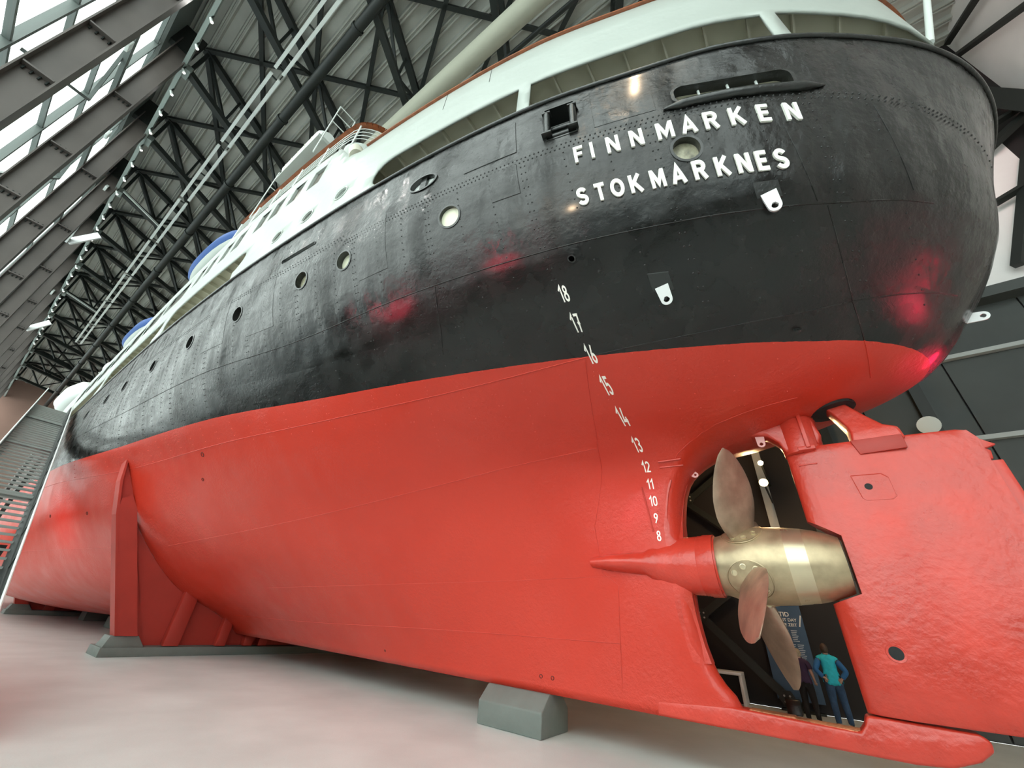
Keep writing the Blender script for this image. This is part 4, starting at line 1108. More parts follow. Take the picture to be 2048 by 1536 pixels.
for k in range(-4, 12):
    X = cx0 + PITCH * k; wi += 1
    if first is None:
        e = empty('window_1', (X, 12.55, 0)); e['kind'] = 'structure'
        for j in range(2):
            for a, b in zip(TRZ[:-1], TRZ[1:]):
                x0 = X + PITCH / 2 * j
                if b < 2.7: G().box((x0 + .06, 12.50, a + .06), (x0 + PITCH / 2 - .06, 12.56, b - .06)).build('solid_panel', M['panel'], e)
                else: G().add([(x0 + .06, 12.55, a + .06), (x0 + PITCH / 2 - .06, 12.55, a + .06), (x0 + PITCH / 2 - .06, 12.55, b - .06), (x0 + .06, 12.55, b - .06)], [(0, 1, 2, 3)]).build('pane', M['pane'], e)
        for j in range(2): G().box((X + PITCH / 2 * j - .06, 12.46, 0), (X + PITCH / 2 * j + .06, 12.66, 23.4)).build('mullion', M['mullion'], e)
        for z in TRZ: G().box((X + .07, 12.50, z - .05), (X + PITCH - .07, 12.64, z + .05)).build('transom', M['mullion'], e)
        G().bar((X + .2, 12.36, 13.2), (X + PITCH - .2, 12.36, 17.8), .10, .10).build('wind_brace', M['mullion'], e)
        G().bar((X + .2, 12.36, 22.8), (X + PITCH - .2, 12.36, 17.8), .10, .10).build('wind_brace', M['mullion'], e)
        G().bar((X, 12.25, 19.3), (X + PITCH, 12.25, 19.3), .14, .2).build('wall_rail', M['mullion'], e)
        first = e
    else:
        e = clone_tree(first, (PITCH * (k + 4), 0, 0)); e.name = 'window_%d' % wi
g = G(); g.box((-11.2, 12.4, 23.4), (86, 12.7, 26.4)); o = g.build('wall_glass_side', M['mullion'], None); o['kind'] = 'structure'
# eaves beam
eb = G().box((-11.2, 11.42, 23.25), (86, 11.58, 23.55)).build('trim_1', M['eaves'], None); eb['kind'] = 'structure'

# ------------------------------------------------------------------ roof
# ribs run almost along the hall; extra width on both sides keeps the roof closed
vs = []; k0 = 0
prof2 = []; y = -22.0
while y < 28:
    prof2 += [(y, 26.08), (y + .34, 26.08), (y + .40, 25.88), (y + .46, 25.88), (y + .48, 25.95), (y + .52, 25.95), (y + .54, 25.88), (y + .60, 25.88), (y + .66, 26.08)]; y += .70
for a, b in prof2: vs += [V((-11.2, a, b)), V((86, a, b))]
fs = [(2 * i, 2 * i + 1, 2 * i + 3, 2 * i + 2) for i in range(len(prof2) - 1)]
ro = mesh_obj('ceiling', vs, fs, M['deck'])
bm = bmesh.new(); bm.from_mesh(ro.data)
for co_, no_ in (((0, 12.7, 0), (0, 1, 0)), ((0, -8.9, 0), (0, -1, 0))):
    bmesh.ops.bisect_plane(bm, geom=bm.verts[:] + bm.edges[:] + bm.faces[:], plane_co=co_, plane_no=no_, clear_outer=True)
bm.to_mesh(ro.data); bm.free(); ro['kind'] = 'structure'
g = G(); g.box((-11.2, -9, 26.3), (86, 12.8, 26.5)); o = g.build('trim_2', M['steel'], None); o['kind'] = 'structure'

def tx_(Xk, Y): return Xk + .50 * (11.45 - Y)
def truss(Xk, first=[None]):
    if first[0] is not None: return clone_tree(first[0], (Xk - first[0].location.x, 0, 0))
    e = empty('roof_truss', (Xk, 11.45, ZB)); e['category'] = 'truss'
    p = lambda Y, Z: V((tx_(Xk, Y), Y, Z))
    G().bar(p(11.45, ZB), p(-8.6, ZB), .30, .30, (0, 0, 1)).build('bottom_chord', M['steel'], e)
    G().bar(p(11.45, ZT), p(-8.6, ZT), .34, .30, (0, 0, 1)).build('top_chord', M['steel'], e)
    n = 10; dy = 19.8 / n
    for i in range(n + 1):
        Y = 11.3 - dy * i
        if i in (0, n): G().bar(p(Y, ZB), p(Y, ZT), .15, .15).build('web_member', M['steel'], e)
        else: G().bar(p(Y, ZB), p(Y, ZT), .11, .11).build('web_member', M['steel'], e)
        if i < n:
            if i % 2: G().bar(p(Y, ZB), p(Y - dy, ZT), .13, .13).build('web_member', M['steel'], e)
            else: G().bar(p(Y, ZT), p(Y - dy, ZB), .13, .13).build('web_member', M['steel'], e)
    for s in (0,):
        G().box((Xk - .25, 11.2, ZB - .3), (Xk + .35, 11.5, ZB + .05)).build('gusset', M['eaves'], e)
    first[0] = e; return e
tks = [13.15 + PITCH * k for k in range(-4, 12)]
for i, Xk in enumerate(tks):
    e = truss(Xk); k = i - 4
    if 0 <= k < 7: e['label'] = 'dark roof truss, %s one from the top along the row of eaves spotlights' % ORD[k]
    elif k >= 7: e['label'] = 'dark roof truss in the distant lattice, %s from the top along the eaves' % ORD[k]; e['group'] = 'distant roof trusses'
    else: e['label'] = 'dark roof truss above the stern, %s one beyond the top edge of the photo' % ORD[-k - 1]; e['group'] = 'roof trusses above the stern'
br = empty('roof_bracing', (20, 2, ZT), 'crossed dark braces lying flat between the roof trusses', 'bracing')
b1 = b2 = None
NY = [11.45 - 3.85 * j for j in range(6)]
for Xk in tks[:-1]:
    for j in range(5):
        a = V((tx_(Xk + PITCH, NY[j]), NY[j], ZT)); b = V((tx_(Xk, NY[j + 1]), NY[j + 1], ZT))
        c = V((tx_(Xk, NY[j]), NY[j], ZT)); d = V((tx_(Xk + PITCH, NY[j + 1]), NY[j + 1], ZT))
        if b1 is None:
            b1 = G().bar(a, b, .20, .20, (0, 0, 1)).build('brace', M['steel'], None, local=a); b2 = G().bar(c, d, .20, .20, (0, 0, 1)).build('brace', M['steel'], None, local=c)
            put(b1, br); put(b2, br); A0, C0, P1, P2 = a, c, b1.location.copy(), b2.location.copy()
        else:
            for src, off in ((b1, P1 + a - A0), (b2, P2 + c - C0)):
                q = src.copy(); COL.objects.link(q); q.location = off
# black pipe and duct and trays along the hall
pp = G(); pp.tube([(-11.0, 7.57, 22.95), (86, 7.57, 22.95)], .21, 16)
po_ = empty('sprinkler_pipe', (10, 7.57, 22.95), 'thick black pipe running the length of the hall under the trusses', 'pipe')
pp.build('pipe', M['steel'], po_, smooth=True, angle=60)
x = -9
while x < 80: G().lathe([(-.07, .26), (.07, .26)], (x, 7.57, 22.95), (1, 0, 0), 14).build('coupling', M['steel'], po_, smooth=True, angle=50); x += 6.4
tag(G().tube([(-11.0, 4.22, 21.95), (75, 4.22, 21.95)], .40, 28).build('air_duct', M['duct'], None, smooth=True, angle=60, local=(10, 4.22, 21.95)), 'wide beige round air duct running behind the trusses above the ship', 'duct')
tag(G().tube([(-11.0, 3.2, 22.7), (75, 3.2, 22.7)], .10, 10).build('thin_pipe', M['steel'], None, smooth=True, angle=60, local=(10, 3.2, 22.7)), 'thin dark pipe alongside the beige duct', 'pipe')
tb = None
x = 1.0; k = 0
for seg in range(9):
    X = 13.15 + 1.4 + PITCH * (seg - 2)
    if tb is None:
        tb = empty('cable_tray', (X, 8.7, 22.3)); tb['category'] = 'cable tray'; tb['group'] = 'pairs of white cable trays under the roof'; tb['label'] = 'white twin-rail cable tray under the trusses, first section along the hall'
        for y in (8.52, 8.88): G().bar((X, y, 22.3), (X + PITCH - .35, y, 22.3), .13, .10, (0, 0, 1)).build('rail', M['tray'], tb)
        for q in (0, .5, 1): G().bar((X + .1 + q * (PITCH - .6), 8.52, 22.36), (X + .1 + q * (PITCH - .6), 8.52, 23.5), .03, .03).build('hanger', M['steel'], tb); G().bar((X + .1 + q * (PITCH - .6), 8.52, 22.30), (X + .1 + q * (PITCH - .6), 8.88, 22.30), .06, .06).build('spacer', M['steel'], tb)
        T0 = tb
    else:
        c = clone_tree(T0, (PITCH * seg, 0, 0)); c['label'] = 'white twin-rail cable tray under the trusses, %s section along the hall' % ORD[seg]
for (X, nm) in ((29.8, 'nearer'), (47.0, 'further')):
    e = empty('hanging_frame', (X, 11.2, 21.5), 'white metal frame hanging from the eaves, the %s of the two' % nm, 'frame')
    G().bar((X + .1, 11.85, 23.0), (X + 4.0, 11.85, 20.4), .12, .35).build('side_bar', M['tray'], e)
    G().bar((X + 4.0, 11.8, 20.4), (X + 3.4, 10.9, 21.6), .10, .5).build('end_plate', M['galv'], e)
    G().bar((X + .2, 11.2, 23.38), (tx_(X + .2, 8.95), 8.95, 23.38), .08, .12).build('light_strip', M['tray'], e)
for (x, y, nm) in ((258, 92, 'upper'), (215, 270, 'lower')):
    v = cv2w(V((x - 1024, y - 768, F))); c = CAM + v * (11.75 - CAM.y) / v.y
    e = empty('wall_floodlight', c, 'white square floodlight on a short arm between the glass-wall columns, the %s one' % nm, 'floodlight')
    G().box(c - V((.16, .05, .16)), c + V((.16, .05, .16))).build('housing', M['tray'], e, bevel=.02)
    G().bar(c + V((0, .05, 0)), (c.x + .25, 12.5, c.z - .1), .06, .06).build('arm', M['steel'], e)
# row of small spotlights along the eaves
s0 = None
for k in range(30):
    X = 13.7 + 1.62 * k
    if s0 is None:
        s0 = empty('spotlight', (X, 11.42, 22.9)); s0['category'] = 'spotlight'; s0['group'] = 'small spotlights along the eaves'; s0['label'] = 'small white spotlight on the eaves, first of the row from the top'
        G().tube([(X, 11.42, 23.3), (X, 11.42, 23.0)], .03, 6).build('stem', M['steel'], s0)
        G().tube([(X, 11.42, 23.02), (X - .05, 11.30, 22.80)], [.055, .065], 10).build('can', M['tray'], s0, smooth=True, angle=50)
        G().tube([(X - .05, 11.30, 22.80), (X - .053, 11.293, 22.785)], .055, 10).build('lens', M['coollamp'], s0)
    else:
        c = clone_tree(s0, (1.62 * k, 0, 0)); c['label'] = 'small white spotlight on the eaves, %s of the row from the top' % nth(k)
    if k % 3 == 1: spot('eaves_lamp', (X - .05, 11.2, 22.7), (X - 3, 2.0, 6.0), 500, (1, .98, .93), 95, .7, .12)

# ------------------------------------------------------------------ far side wall
YW = -8.65
def wp(x, y, Y=YW + .12):
    v = V((x - 1024, y - 768, F)); r = cv2w(v); return CAM + r * (Y - CAM.y) / r.y
wl = empty('wall_far_side', (0, YW, 0)); wl['kind'] = 'structure'
g = G(); g.box((-11.2, YW - .3, 0), (86, YW - .02, 26.4)); g.build('backing', M['blackwall'], wl)
g = None
# charcoal panels in the lower part, aft of the propeller
rows = [(0.02, 3.4), (3.42, 7.16), (7.30, 9.94), (10.10, 11.75)]
for a, b in rows:
    X = -.35
    while X > -10: G().box((X - 2.38, YW - .02, a), (X - .02, YW + .05, b)).build('panel', M['panel'], wl, bevel=.006, seg=1); X -= 2.4
for z in (7.23, 10.02): G().box((-11.2, YW + .0, z - .07), (-.35, YW + .22, z + .07)).build('ledge', M['ledge'], wl)
G().box((-11.2, YW, 11.72), (1, YW + .55, 12.1)).build('ledge', M['panel'], wl)
G().box((-1.62, YW + .05, 0), (-1.38, YW + .28, 11.7)).build('upright', M['steel'], wl)
G().box((.62, YW + .02, 4.2), (.88, YW + .14, 11.7)).build('upright', M['ledge'], wl)
for X in (-4.2, -9.9): G().box((X - .15, YW + .05, 0), (X + .15, YW + .25, 11.7)).build('upright', M['steel'], wl)
# white panels in the upper part
X = 20.0
while X > -10:
    G().box((X - 2.98, YW - .02, 12.1), (X - .02, YW + .03, 26)).build('white_panel', M['fabric'], wl); X -= 3.0
def wq(x, y):
    v = V((x - 1024, y - 768, F)); r = cv2w(v); P = CAM + r * (-10.8 / r.x)
    return P if P.y > YW + .4 else CAM + r * (YW + .4 - CAM.y) / r.y
ft = empty('wind_truss', (-5, YW + .4, 12.0), 'dark steel framing in front of the white upper wall behind the stern', 'framing')
for (p, q, w_) in (((1930, 190), (2120, 208), .62), ((1895, 85), (1960, -15), .22), ((1915, 110), (2120, -40), .18), ((1960, 265), (2048, 210), .16), ((1975, 300), (2055, 225), .30), ((1990, 407), (2110, 335), .16), ((2056, 300), (2036, 530), .26)):
    G().bar(wq(*p), wq(*q), w_, .22, (.7, .7, 0)).build('member', M['steel'], ft)
bt = empty('brace_truss', (3, YW + .35, 0), 'dark diagonal braces with bolted joints seen through the propeller opening', 'framing')
for (p, q, w_) in (((1398, 1228), (1592, 1412), .24), ((1398, 1236), (1475, 1175), .22), ((1365, 1012), (1460, 930), .2), ((1365, 1000), (1500, 1090), .2), ((1395, 905), (1560, 890), .2)):
    G().bar(wp(*p, YW + .35), wp(*q, YW + .35), w_, .12, (0, 1, 0)).build('member', M['steel'], bt)
for (x, y) in ((1404, 1230), (1576, 1398), (1377, 998)):
    c = wp(x, y, YW + .45); gp = G().lathe([(-.02, .22), (.02, .22)], c, (0, 1, 0), 6).build('gusset', M['steel'], bt)
    for dx in (-.07, .07):
        for dz in (-.07, .07): G().lathe([(0, .028), (.03, .028)], c + V((dx, .02, dz)), (0, 1, 0), 6).build('bolt', M['ledge'], gp)
# round lamp on the far wall
c = wp(1857, 850, YW + .5)
e = empty('wall_lamp', c, 'round pale lamp on the charcoal wall just above the rudder', 'lamp')
G().lathe([(-.12, .10), (0, .27), (.03, .28), (.04, .25), (.04, 0)], c, (0, .8, -.5), 24, True, False).build('shade', M['tray'], e, smooth=True, angle=40)
G().bar(c, c + V((.1, -.45, -.25)), .05, .05).build('bracket', M['steel'], e)
for nm, X, m_ in (('wall_bow_end', 86, M['endwall']), ('wall_stern_end', -11.4, M['fabric'])):
    o = G().box((X, -9, -.2), (X + .2, 12.7, 26.5)).build(nm, m_, None); o['kind'] = 'structure'

# two warm lamps seen through the propeller opening
for i, (x, y, r, pw) in enumerate(((1521, 926, .075, 30), (1527, 965, .115, 60))):
    c = wp(x, y, -6.0)
    e = empty('floodlight', c, ('lower and brighter' if i else 'upper and smaller') + ' of the two glaring warm floodlights behind the propeller', 'lamp')
    me = G(); me.lathe([(r * math.sin(a) , r * math.cos(a)) for a in (0, .4, .8, 1.2, 1.5)], c, (0, 1, -.1), 20).build('bulb', M['warmlamp'], e, smooth=True)
    G().lathe([(-.14, r * .6), (-.02, r * 1.12), (.0, r * 1.12)], c, (0, 1, -.1), 20, True, False).build('housing', M['steel'], e, smooth=True, angle=50)
    G().bar(c + V((0, -.12, 0)), (c.x, YW + .02, c.z), .05, .05).build('bracket', M['steel'], e)
    pl = bpy.data.lights.new('flood', 'POINT'); pl.energy = pw * 3; pl.color = (1, .62, .3); pl.shadow_soft_size = r
    po = bpy.data.objects.new('flood', pl); COL.objects.link(po); po.location = c + V((0, .3, -.02))

# ------------------------------------------------------------------ banner, display stand
ban = empty('banner', (1.25, -8.45, .2), 'tall blue information banner standing behind the propeller', 'banner')
G().box((.70, -8.47, .25), (1.85, -8.43, 3.6)).build('sheet', M['banner'], ban)
G().box((.75, -8.6, 0), (1.8, -8.3, .05)).build('foot', M['steel'], ban); G().box((1.2, -8.50, .04), (1.3, -8.47, 3.5)).build('pole', M['steel'], ban)
pale = mat('pale_print', (.55, .62, .66), .6)
def btext(s, size, x, z, m_, rot=0, name='lettering'):
    cu = bpy.data.curves.new('t', 'FONT'); cu.body = s; cu.size = size; cu.align_x = 'RIGHT'; cu.extrude = .002; cu.offset = size * .012
    to = bpy.data.objects.new('t', cu); COL.objects.link(to); dg = bpy.context.evaluated_depsgraph_get()
    me = bpy.data.meshes.new_from_object(to.evaluated_get(dg)); bpy.data.objects.remove(to); bpy.data.curves.remove(cu)
    for v in me.vertices: v.co = V((x - v.co.x, -8.425 + v.co.z, z + v.co.y))
    me.materials.clear(); me.materials.append(m_); o = bpy.data.objects.new(name, me); COL.objects.link(o); put(o, ban)
btext('VÅR TID', .17, 1.02, 2.36, M['letter']); btext('THE PRESENT DAY', .115, .86, 2.23, M['letter']); btext('DIE HEUTIGE ZEIT', .115, .88, 2.10, M['letter'])
G().bar((.82, -8.42, 2.10), (.73, -8.42, 2.40), .03, .01, (0, 1, 0)).build('slash', M['letter'], ban)
G().bar((1.22, -8.42, 1.40), (1.16, -8.42, 1.58), .03, .01, (0, 1, 0)).build('slash', M['letter'], ban)
g = G()
for cx_, n_, z0 in ((1.22, 7, 1.98), (1.0, 7, 1.98), (1.12, 12, 1.62), (.92, 12, 1.62)):
    for i in range(n_): g.box((cx_ - .08 + .02 * ((i * 7) % 3), -8.428, z0 - .045 * i), (cx_ + .08, -8.424, z0 - .045 * i + .018))
o = g.build('small_print', pale, ban); o['kind'] = 'stuff'
ds = empty('display_stand', (3.0, -8.2, 0), 'white open-fronted display stand on the floor behind the sole of the ship', 'stand')
a = wp(1486, 1408, -8.05); b = wp(1475, 1345, -8.05)
G().box((2.60, -8.3, 0), (2.68, -7.75, .72)).build('side', M['galv'], ds, bevel=.005); G().box((3.6, -8.3, 0), (3.68, -7.75, .72)).build('side', M['galv'], ds, bevel=.005)
G().box((2.60, -8.3, .72), (3.68, -7.70, .80)).build('top', M['galv'], ds, bevel=.01); G().box((2.68, -8.3, 0), (3.6, -8.26, .72)).build('back', M['dark'], ds)
bo2 = empty('dark_box', (1.45, -8.0, 0), 'low black box on the floor at the foot of the blue banner', 'box')
G().prismX([(-8.0, 0), (-7.6, 0), (-7.7, .34), (-8.0, .34)], 1.25, 1.6).build('case', M['black'], bo2, bevel=.02)

# ------------------------------------------------------------------ people
def skin_mesh(name, nodes, edges, m_, parent, sub=2):
    """nodes: {key: (x, y, z, rx, ry)} grown with a skin modifier; first node is the root"""
    keys = list(nodes); me = bpy.data.meshes.new(name)
    me.from_pydata([nodes[k][:3] for k in keys], [(keys.index(a), keys.index(b)) for a, b in edges], []); me.update()
    o = bpy.data.objects.new(name, me); COL.objects.link(o)
    md = o.modifiers.new('skin', 'SKIN'); sv_ = me.skin_vertices[0].data
    for i, k in enumerate(keys):
        sv_[i].radius = (nodes[k][3], nodes[k][4]); sv_[i].use_root = (i == 0)
    md.use_smooth_shade = True
    o.modifiers.new('sub', 'SUBSURF').levels = sub; o.modifiers['sub'].render_levels = sub
    dg = bpy.context.evaluated_depsgraph_get(); m2 = bpy.data.meshes.new_from_object(o.evaluated_get(dg))
    bpy.data.objects.remove(o); m2.materials.clear(); m2.materials.append(m_); m2.name = name
    m2.polygons.foreach_set('use_smooth', [True] * len(m2.polygons))
    o = bpy.data.objects.new(name, m2); COL.objects.link(o)
    return o
def person(loc, h, face, label, arms, top, sleeve, trous, shoes, hair, longsleeve, tilt):
    """built facing local -y (away from the camera side), then turned; h is standing height"""
    k = h / 1.75; e = empty('person', loc, label, 'person')
    R = Matrix.Translation(V(loc)) @ Matrix.Rotation(face, 4, 'Z') @ Matrix.Scale(k, 4)
    def fin(o):
        o.data.transform(R); put(o, e); return o
    n = {}; ed = []
    def c(seq, pairs):
        for key, val in seq: n[key] = val
        ed.extend(pairs)
    c([('pel', (0, 0, .95, .15, .11)), ('wai', (0, .01, 1.10, .13, .095)), ('che', (0, .0, 1.28, .155, .11)), ('sho', (0, .0, 1.42, .12, .08)), ('nck', (0, .005, 1.50, .055, .06)), ('hd0', (0, .02, 1.57, .07, .085))],
      [('pel', 'wai'), ('wai', 'che'), ('che', 'sho'), ('sho', 'nck'), ('nck', 'hd0')])
    for s, t in ((1, 'l'), (-1, 'r')):
        A = arms[t]
        c([('hip' + t, (s * .095, 0, .88, .095, .10)), ('kne' + t, (s * .115, -.02, .48, .058, .062)), ('cal' + t, (s * .12, .02, .34, .052, .057)), ('ank' + t, (s * .125, .02, .09, .035, .04)), ('toe' + t, (s * .145, -.15, .035, .035, .022))],
          [('pel', 'hip' + t), ('hip' + t, 'kne' + t), ('kne' + t, 'cal' + t), ('cal' + t, 'ank' + t), ('ank' + t, 'toe' + t)])
        sh = V((s * .185, 0, 1.40)); el = V(A[0]); wr = V(A[1]); fd = V(A[2]).normalized()
        el.x *= s; wr.x *= s; fd.x *= s
        c([('s' + t, (*sh, .058, .058)), ('e' + t, (*el, .042, .042)), ('w' + t, (*wr, .026, .030)), ('p' + t, (*(wr + fd * .07), .038, .018))],
          [('sho', 's' + t), ('s' + t, 'e' + t), ('e' + t, 'w' + t), ('w' + t, 'p' + t)])
        sd = fd.cross(V((0, 1, 0.2))).normalized()
        for q in range(4):
            o1 = wr + fd * .085 + sd * (-.027 + .018 * q); ln = (.030, .036, .038, .034)[q]
            c([('f%d0' % q + t, (*o1, .0095, .0095)), ('f%d1' % q + t, (*(o1 + fd * ln), .009, .009)), ('f%d2' % q + t, (*(o1 + fd * ln * 1.8 + V((0, .012, -.012))), .0075, .0075))],
              [('p' + t, 'f%d0' % q + t), ('f%d0' % q + t, 'f%d1' % q + t), ('f%d1' % q + t, 'f%d2' % q + t)])
        o1 = wr + fd * .03 - sd * .03
        c([('t0' + t, (*o1, .012, .012)), ('t1' + t, (*(o1 - sd * .022 + fd * .03), .010, .010))], [('w' + t, 't0' + t), ('t0' + t, 't1' + t)])
    body = fin(skin_mesh('body', n, ed, M['skin'], e, 2)) if False else skin_mesh('body', n, ed, M['skin'], e, 2)
    # head with a face, tipped back
    hb_ = bmesh.new(); bmesh.ops.create_uvsphere(hb_, u_segments=24, v_segments=16, radius=1)
    for v in hb_.verts:
        x, y, z = v.co; v.co = V((x * .075, y * .095, z * .115))
        if v.co.z < 0: v.co.x *= 1 - .25 * (-v.co.z / .115) ** 1.5; v.co.y = v.co.y * (1 - .1 * (-v.co.z / .115)) - .008
        if v.co.y < -.07 and abs(v.co.x) < .014 and -.045 < v.co.z < .01: v.co.y -= .018     # nose
        if v.co.y < -.06 and .012 < abs(v.co.x) < .045 and .0 < v.co.z < .03: v.co.y += .008   # eye sockets
    hm = bpy.data.meshes.new('head'); hb_.to_mesh(hm); hb_.free()
    Hm = Matrix.Translation((0, .0, 1.635)) @ Matrix.Rotation(tilt, 4, 'X'); hm.transform(Hm)
    # join head and ears into the body so that the figure stays one mesh
    bm = bmesh.new(); bm.from_mesh(body.data); bm.from_mesh(hm)
    for s in (-1, 1):
        r = bmesh.ops.create_uvsphere(bm, u_segments=8, v_segments=6, radius=1)
        bmesh.ops.transform(bm, matrix=Hm @ Matrix.Translation((s * .076, .005, -.005)) @ Matrix.Diagonal((.012, .02, .032, 1)), verts=r['verts'])
    bm.to_mesh(body.data); bm.free(); body.data.polygons.foreach_set('use_smooth', [True] * len(body.data.polygons)); fin(body)
    for s in (-1, 1):
        g = bmesh.new(); bmesh.ops.create_uvsphere(g, u_segments=8, v_segments=6, radius=.011, matrix=Hm @ Matrix.Translation((s * .028, -.083, .014)))
        me = bpy.data.meshes.new('eye'); g.to_mesh(me); g.free(); me.materials.append(M['dark']); o = bpy.data.objects.new('eye', me); COL.objects.link(o); fin(o)
    g = bmesh.new(); bmesh.ops.create_uvsphere(g, u_segments=8, v_segments=6, radius=1, matrix=Hm @ Matrix.Translation((0, -.086, -.058)) @ Matrix.Diagonal((.022, .008, .006, 1)))
    me = bpy.data.meshes.new('mouth'); g.to_mesh(me); g.free(); me.materials.append(M['pink']); o = bpy.data.objects.new('mouth', me); COL.objects.link(o); fin(o)
    # hair cap
    g = bmesh.new(); bmesh.ops.create_uvsphere(g, u_segments=24, v_segments=16, radius=1)
    for v in g.verts:
        x, y, z = v.co; v.co = V((x * .087, y * .107 + .010, z * .125 + .006)) + V((random.uniform(-1, 1), random.uniform(-1, 1), random.uniform(-1, 1))) * .003
    bmesh.ops.delete(g, geom=[v for v in g.verts if (v.co.y < -.045 and v.co.z < .055) or v.co.z < -.085], context='VERTS')
    me = bpy.data.meshes.new('hair'); g.to_mesh(me); g.free(); me.transform(Hm); me.materials.append(hair); me.polygons.foreach_set('use_smooth', [True] * len(me.polygons))
    o = bpy.data.objects.new('hair', me); COL.objects.link(o); md = o.modifiers.new('s', 'SOLIDIFY'); md.thickness = .006; fin(o)
    # clothes: cut from the body surface by nearest bone and pushed outwards
    bones = [(a, b, V(n[a][:3]), V(n[b][:3])) for a, b in ed if a[0] not in 'ft' or a.startswith('toe')]
    src = skin_mesh('tmp', n, ed, M['skin'], e, 2); sm = src.data; bpy.data.objects.remove(src)
    lab = []
    for v in sm.vertices:
        best = (9, None, 0)
        for a, b, p, q in bones:
            d = q - p; t_ = max(0, min(1, (v.co - p).dot(d) / d.length_squared)); r_ = n[a][3] * (1 - t_) + n[b][3] * t_
            dist = (v.co - p - d * t_).length - r_
            if dist < best[0]: best = (dist, (a, b), t_)
        lab.append(best)
    def garment(name, m_, keep, infl, flare=None):
        g = bmesh.new(); g.from_mesh(sm); g.verts.ensure_lookup_table(); g.normal_update()
        kill = [v for v in g.verts if not keep(v.co, lab[v.index][1], lab[v.index][2])]
        for v in g.verts:
            v.co += v.normal * infl
            if flare: flare(v)
        bmesh.ops.delete(g, geom=kill, context='VERTS')
        me = bpy.data.meshes.new(name); g.to_mesh(me); g.free(); me.materials.clear(); me.materials.append(m_)
        me.polygons.foreach_set('use_smooth', [True] * len(me.polygons))
        o = bpy.data.objects.new(name, me); COL.objects.link(o); md = o.modifiers.new('s', 'SOLIDIFY'); md.thickness = .006; md.offset = 1
        return fin(o)
    tor = ('pel', 'wai', 'che', 'sho')
    def is_tor(b): return b[0] in tor and not b[1].startswith('hip') and b[1] not in ('nck', 'hd0')
    def up_arm(b): return b[0][0] == 's' and b[0] in ('sl', 'sr')
    def fore(b): return b[0] in ('el', 'er') and b[1][0] == 'w'
    def fl(v):
        if v.co.z < 1.12: v.co.x *= 1.06; v.co.y *= 1.10
    if longsleeve:
        garment('jumper', top, lambda c_, b, t_: c_.z > .84 and (is_tor(b) or b[1].startswith('hip') or (up_arm(b) and t_ < .12) or (b[1] == 'nck' and t_ < .6)), .022, fl)
        for sd_ in (1, -1): garment('sleeve', sleeve, lambda c_, b, t_: c_.x * sd_ > 0 and ((up_arm(b) and t_ > .06) or (fore(b) and t_ < .92)), .016)
    else:
        garment('shirt', top, lambda c_, b, t_: c_.z > .88 and (is_tor(b) or b[1].startswith('hip') or (up_arm(b) and t_ < .55) or (b[1] == 'nck' and t_ < .35)), .020, fl)
    garment('trousers', trous, lambda c_, b, t_: c_.z < 1.0 and c_.z > .06 and (is_tor(b) or b[1].startswith('hip') or b[0].startswith('hip') or b[0].startswith('kne') or b[0].startswith('cal')), .016)
    for s, t in ((1, 'l'), (-1, 'r')):
        a = n['ank' + t]; b = n['toe' + t]
        fin(skin_mesh('shoe', {'a': (a[0], a[1] + .02, .055, .05, .045), 'b': (b[0], b[1] + .06, .045, .05, .036), 'c': (b[0], b[1], .035, .045, .028)}, [('a', 'b'), ('b', 'c')], shoes, e, 2))
    return e
person((.34, -6.82, 0), 1.72, math.radians(8), 'person in a turquoise jumper with blue sleeves and jeans, hands on hips, seen from behind',
       {'l': ((.33, .10, 1.16), (.185, .10, 1.00), (-.5, -.1, -.35)), 'r': ((.33, .10, 1.16), (.185, .10, 1.00), (-.5, -.1, -.35))},
       M['turq'], M['bluesleeve'], M['jeans'], M['blackcloth'], M['hairbrown'], True, math.radians(-24))
person((.96, -6.86, 0), 1.56, math.radians(-10), 'person with short grey-blond hair in a dark purple top and black trousers, seen from behind',
       {'l': ((.26, .03, 1.12), (.24, -.14, .93), (-.1, -.6, -.6)), 'r': ((.25, .03, 1.12), (.22, -.16, .95), (-.1, -.7, -.4))},
       M['purple'], M['purple'], M['blackcloth'], M['blackcloth'], M['hairblond'], False, math.radians(-24))

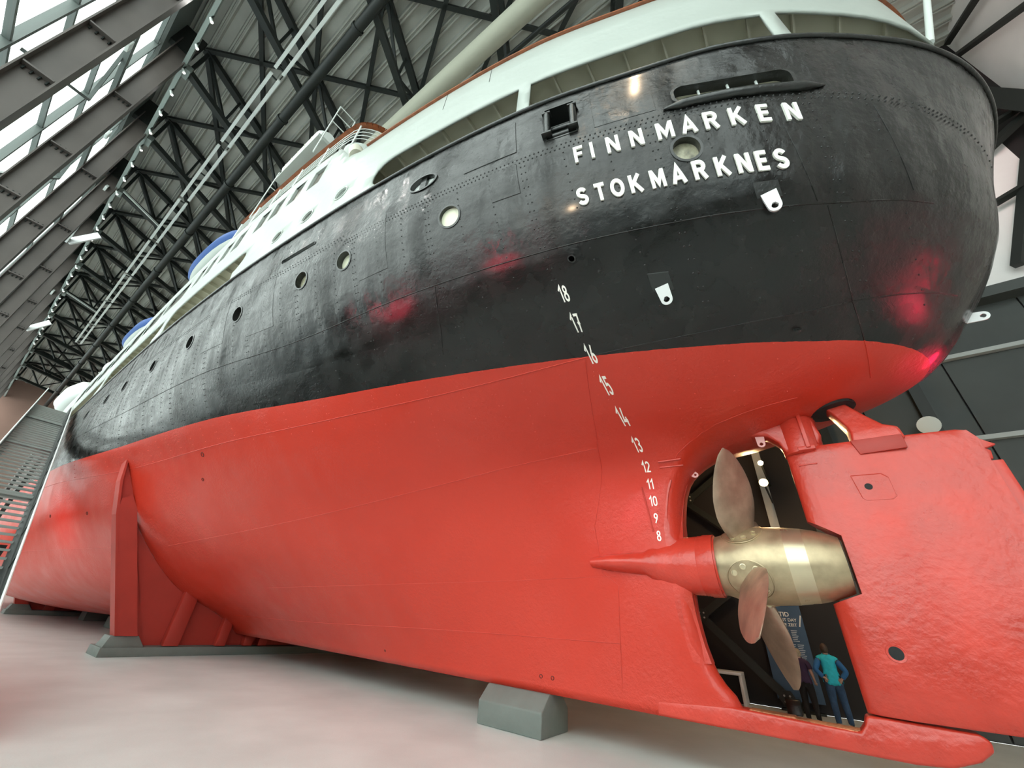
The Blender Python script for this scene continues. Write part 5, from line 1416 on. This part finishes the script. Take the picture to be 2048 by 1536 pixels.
# ------------------------------------------------------------------ gallery spotlights that colour the hull
RS = (1.0, .02, .08); WS = (1.0, .72, .45)
def gallery(loc, target, power, color, deg, label, rad=None):
    e = empty('gallery_spotlight', loc, label, 'spotlight')
    d = (V(target) - V(loc)).normalized()
    G().lathe([(-.18, .05), (-.16, .08), (.02, .09), (.02, .08), (-.02, .07)], loc, d, 16, True, False).build('can', M['steel'], e, smooth=True, angle=50)
    if loc[1] > 11: G().bar(V(loc) - d * .1, (loc[0], 12.45, loc[2]), .03, .03).build('bracket', M['steel'], e)
    elif loc[1] < -7: G().bar(V(loc) - d * .1, (loc[0], -8.62, loc[2]), .03, .03).build('bracket', M['steel'], e)
    else: G().tube([V(loc) - d * .1, (loc[0], loc[1], 0)], .03, 8).build('stand', M['steel'], e)
    spot('gallery_lamp', V(loc) + d * .05, target, power, color, deg, .8, rad or (.75 if color[1] < .1 else .12))
gallery((1.5, 11.3, 2.2), (2.9, .5, 3.5), 500, RS, 12, 'red spotlight on the glass wall behind the camera, aimed at the draft marks')
gallery((3.8, 11.3, 4.2), (2.94, 4.7, 6.8), 260, RS, 20, 'red spotlight on the glass wall, left of the one aimed at the draft marks')
gallery((9.5, 11.3, 3.6), (5.15, 5.0, 6.7), 260, RS, 20, 'red spotlight on the glass wall, aimed at the black plating below the portholes')
gallery((-3.5, 11.2, 1.5), (-1.35, .2, 3.0), 420, RS, 11, 'red spotlight low on the glass wall, aimed at the rudder')
gallery((-10.4, -.8, 2.4), (-2.1, 1.3, 6.0), 700, RS, 16, 'red spotlight on a stand aft of the stern', 1.3)
gallery((-8.4, -8.0, 3.9), (-2.4, .3, 5.7), 1100, RS, 16, 'red spotlight on the charcoal wall aft of the stern', 1.1)
gallery((-9.5, 11.2, 20), (-9, -8.6, 20), 2500, (1, .30, .32), 40, 'pink spotlight high on the glass wall, aimed at the white upper wall')
gallery((19, 11.2, .5), (22.5, 5.6, 3.6), 1200, RS, 22, 'red spotlight on the floor by the glass wall, aimed at the forward bottom plating')
gallery((0.5, 11.3, 7.2), (1.7, 4.65, 7.2), 160, WS, 18, 'warm spotlight on the glass wall, level with the port letters')
gallery((-2.6, 11.3, 18.8), (0.4, 4.8, 9.1), 300, WS, 12, 'warm spotlight high on the glass wall, above the others')
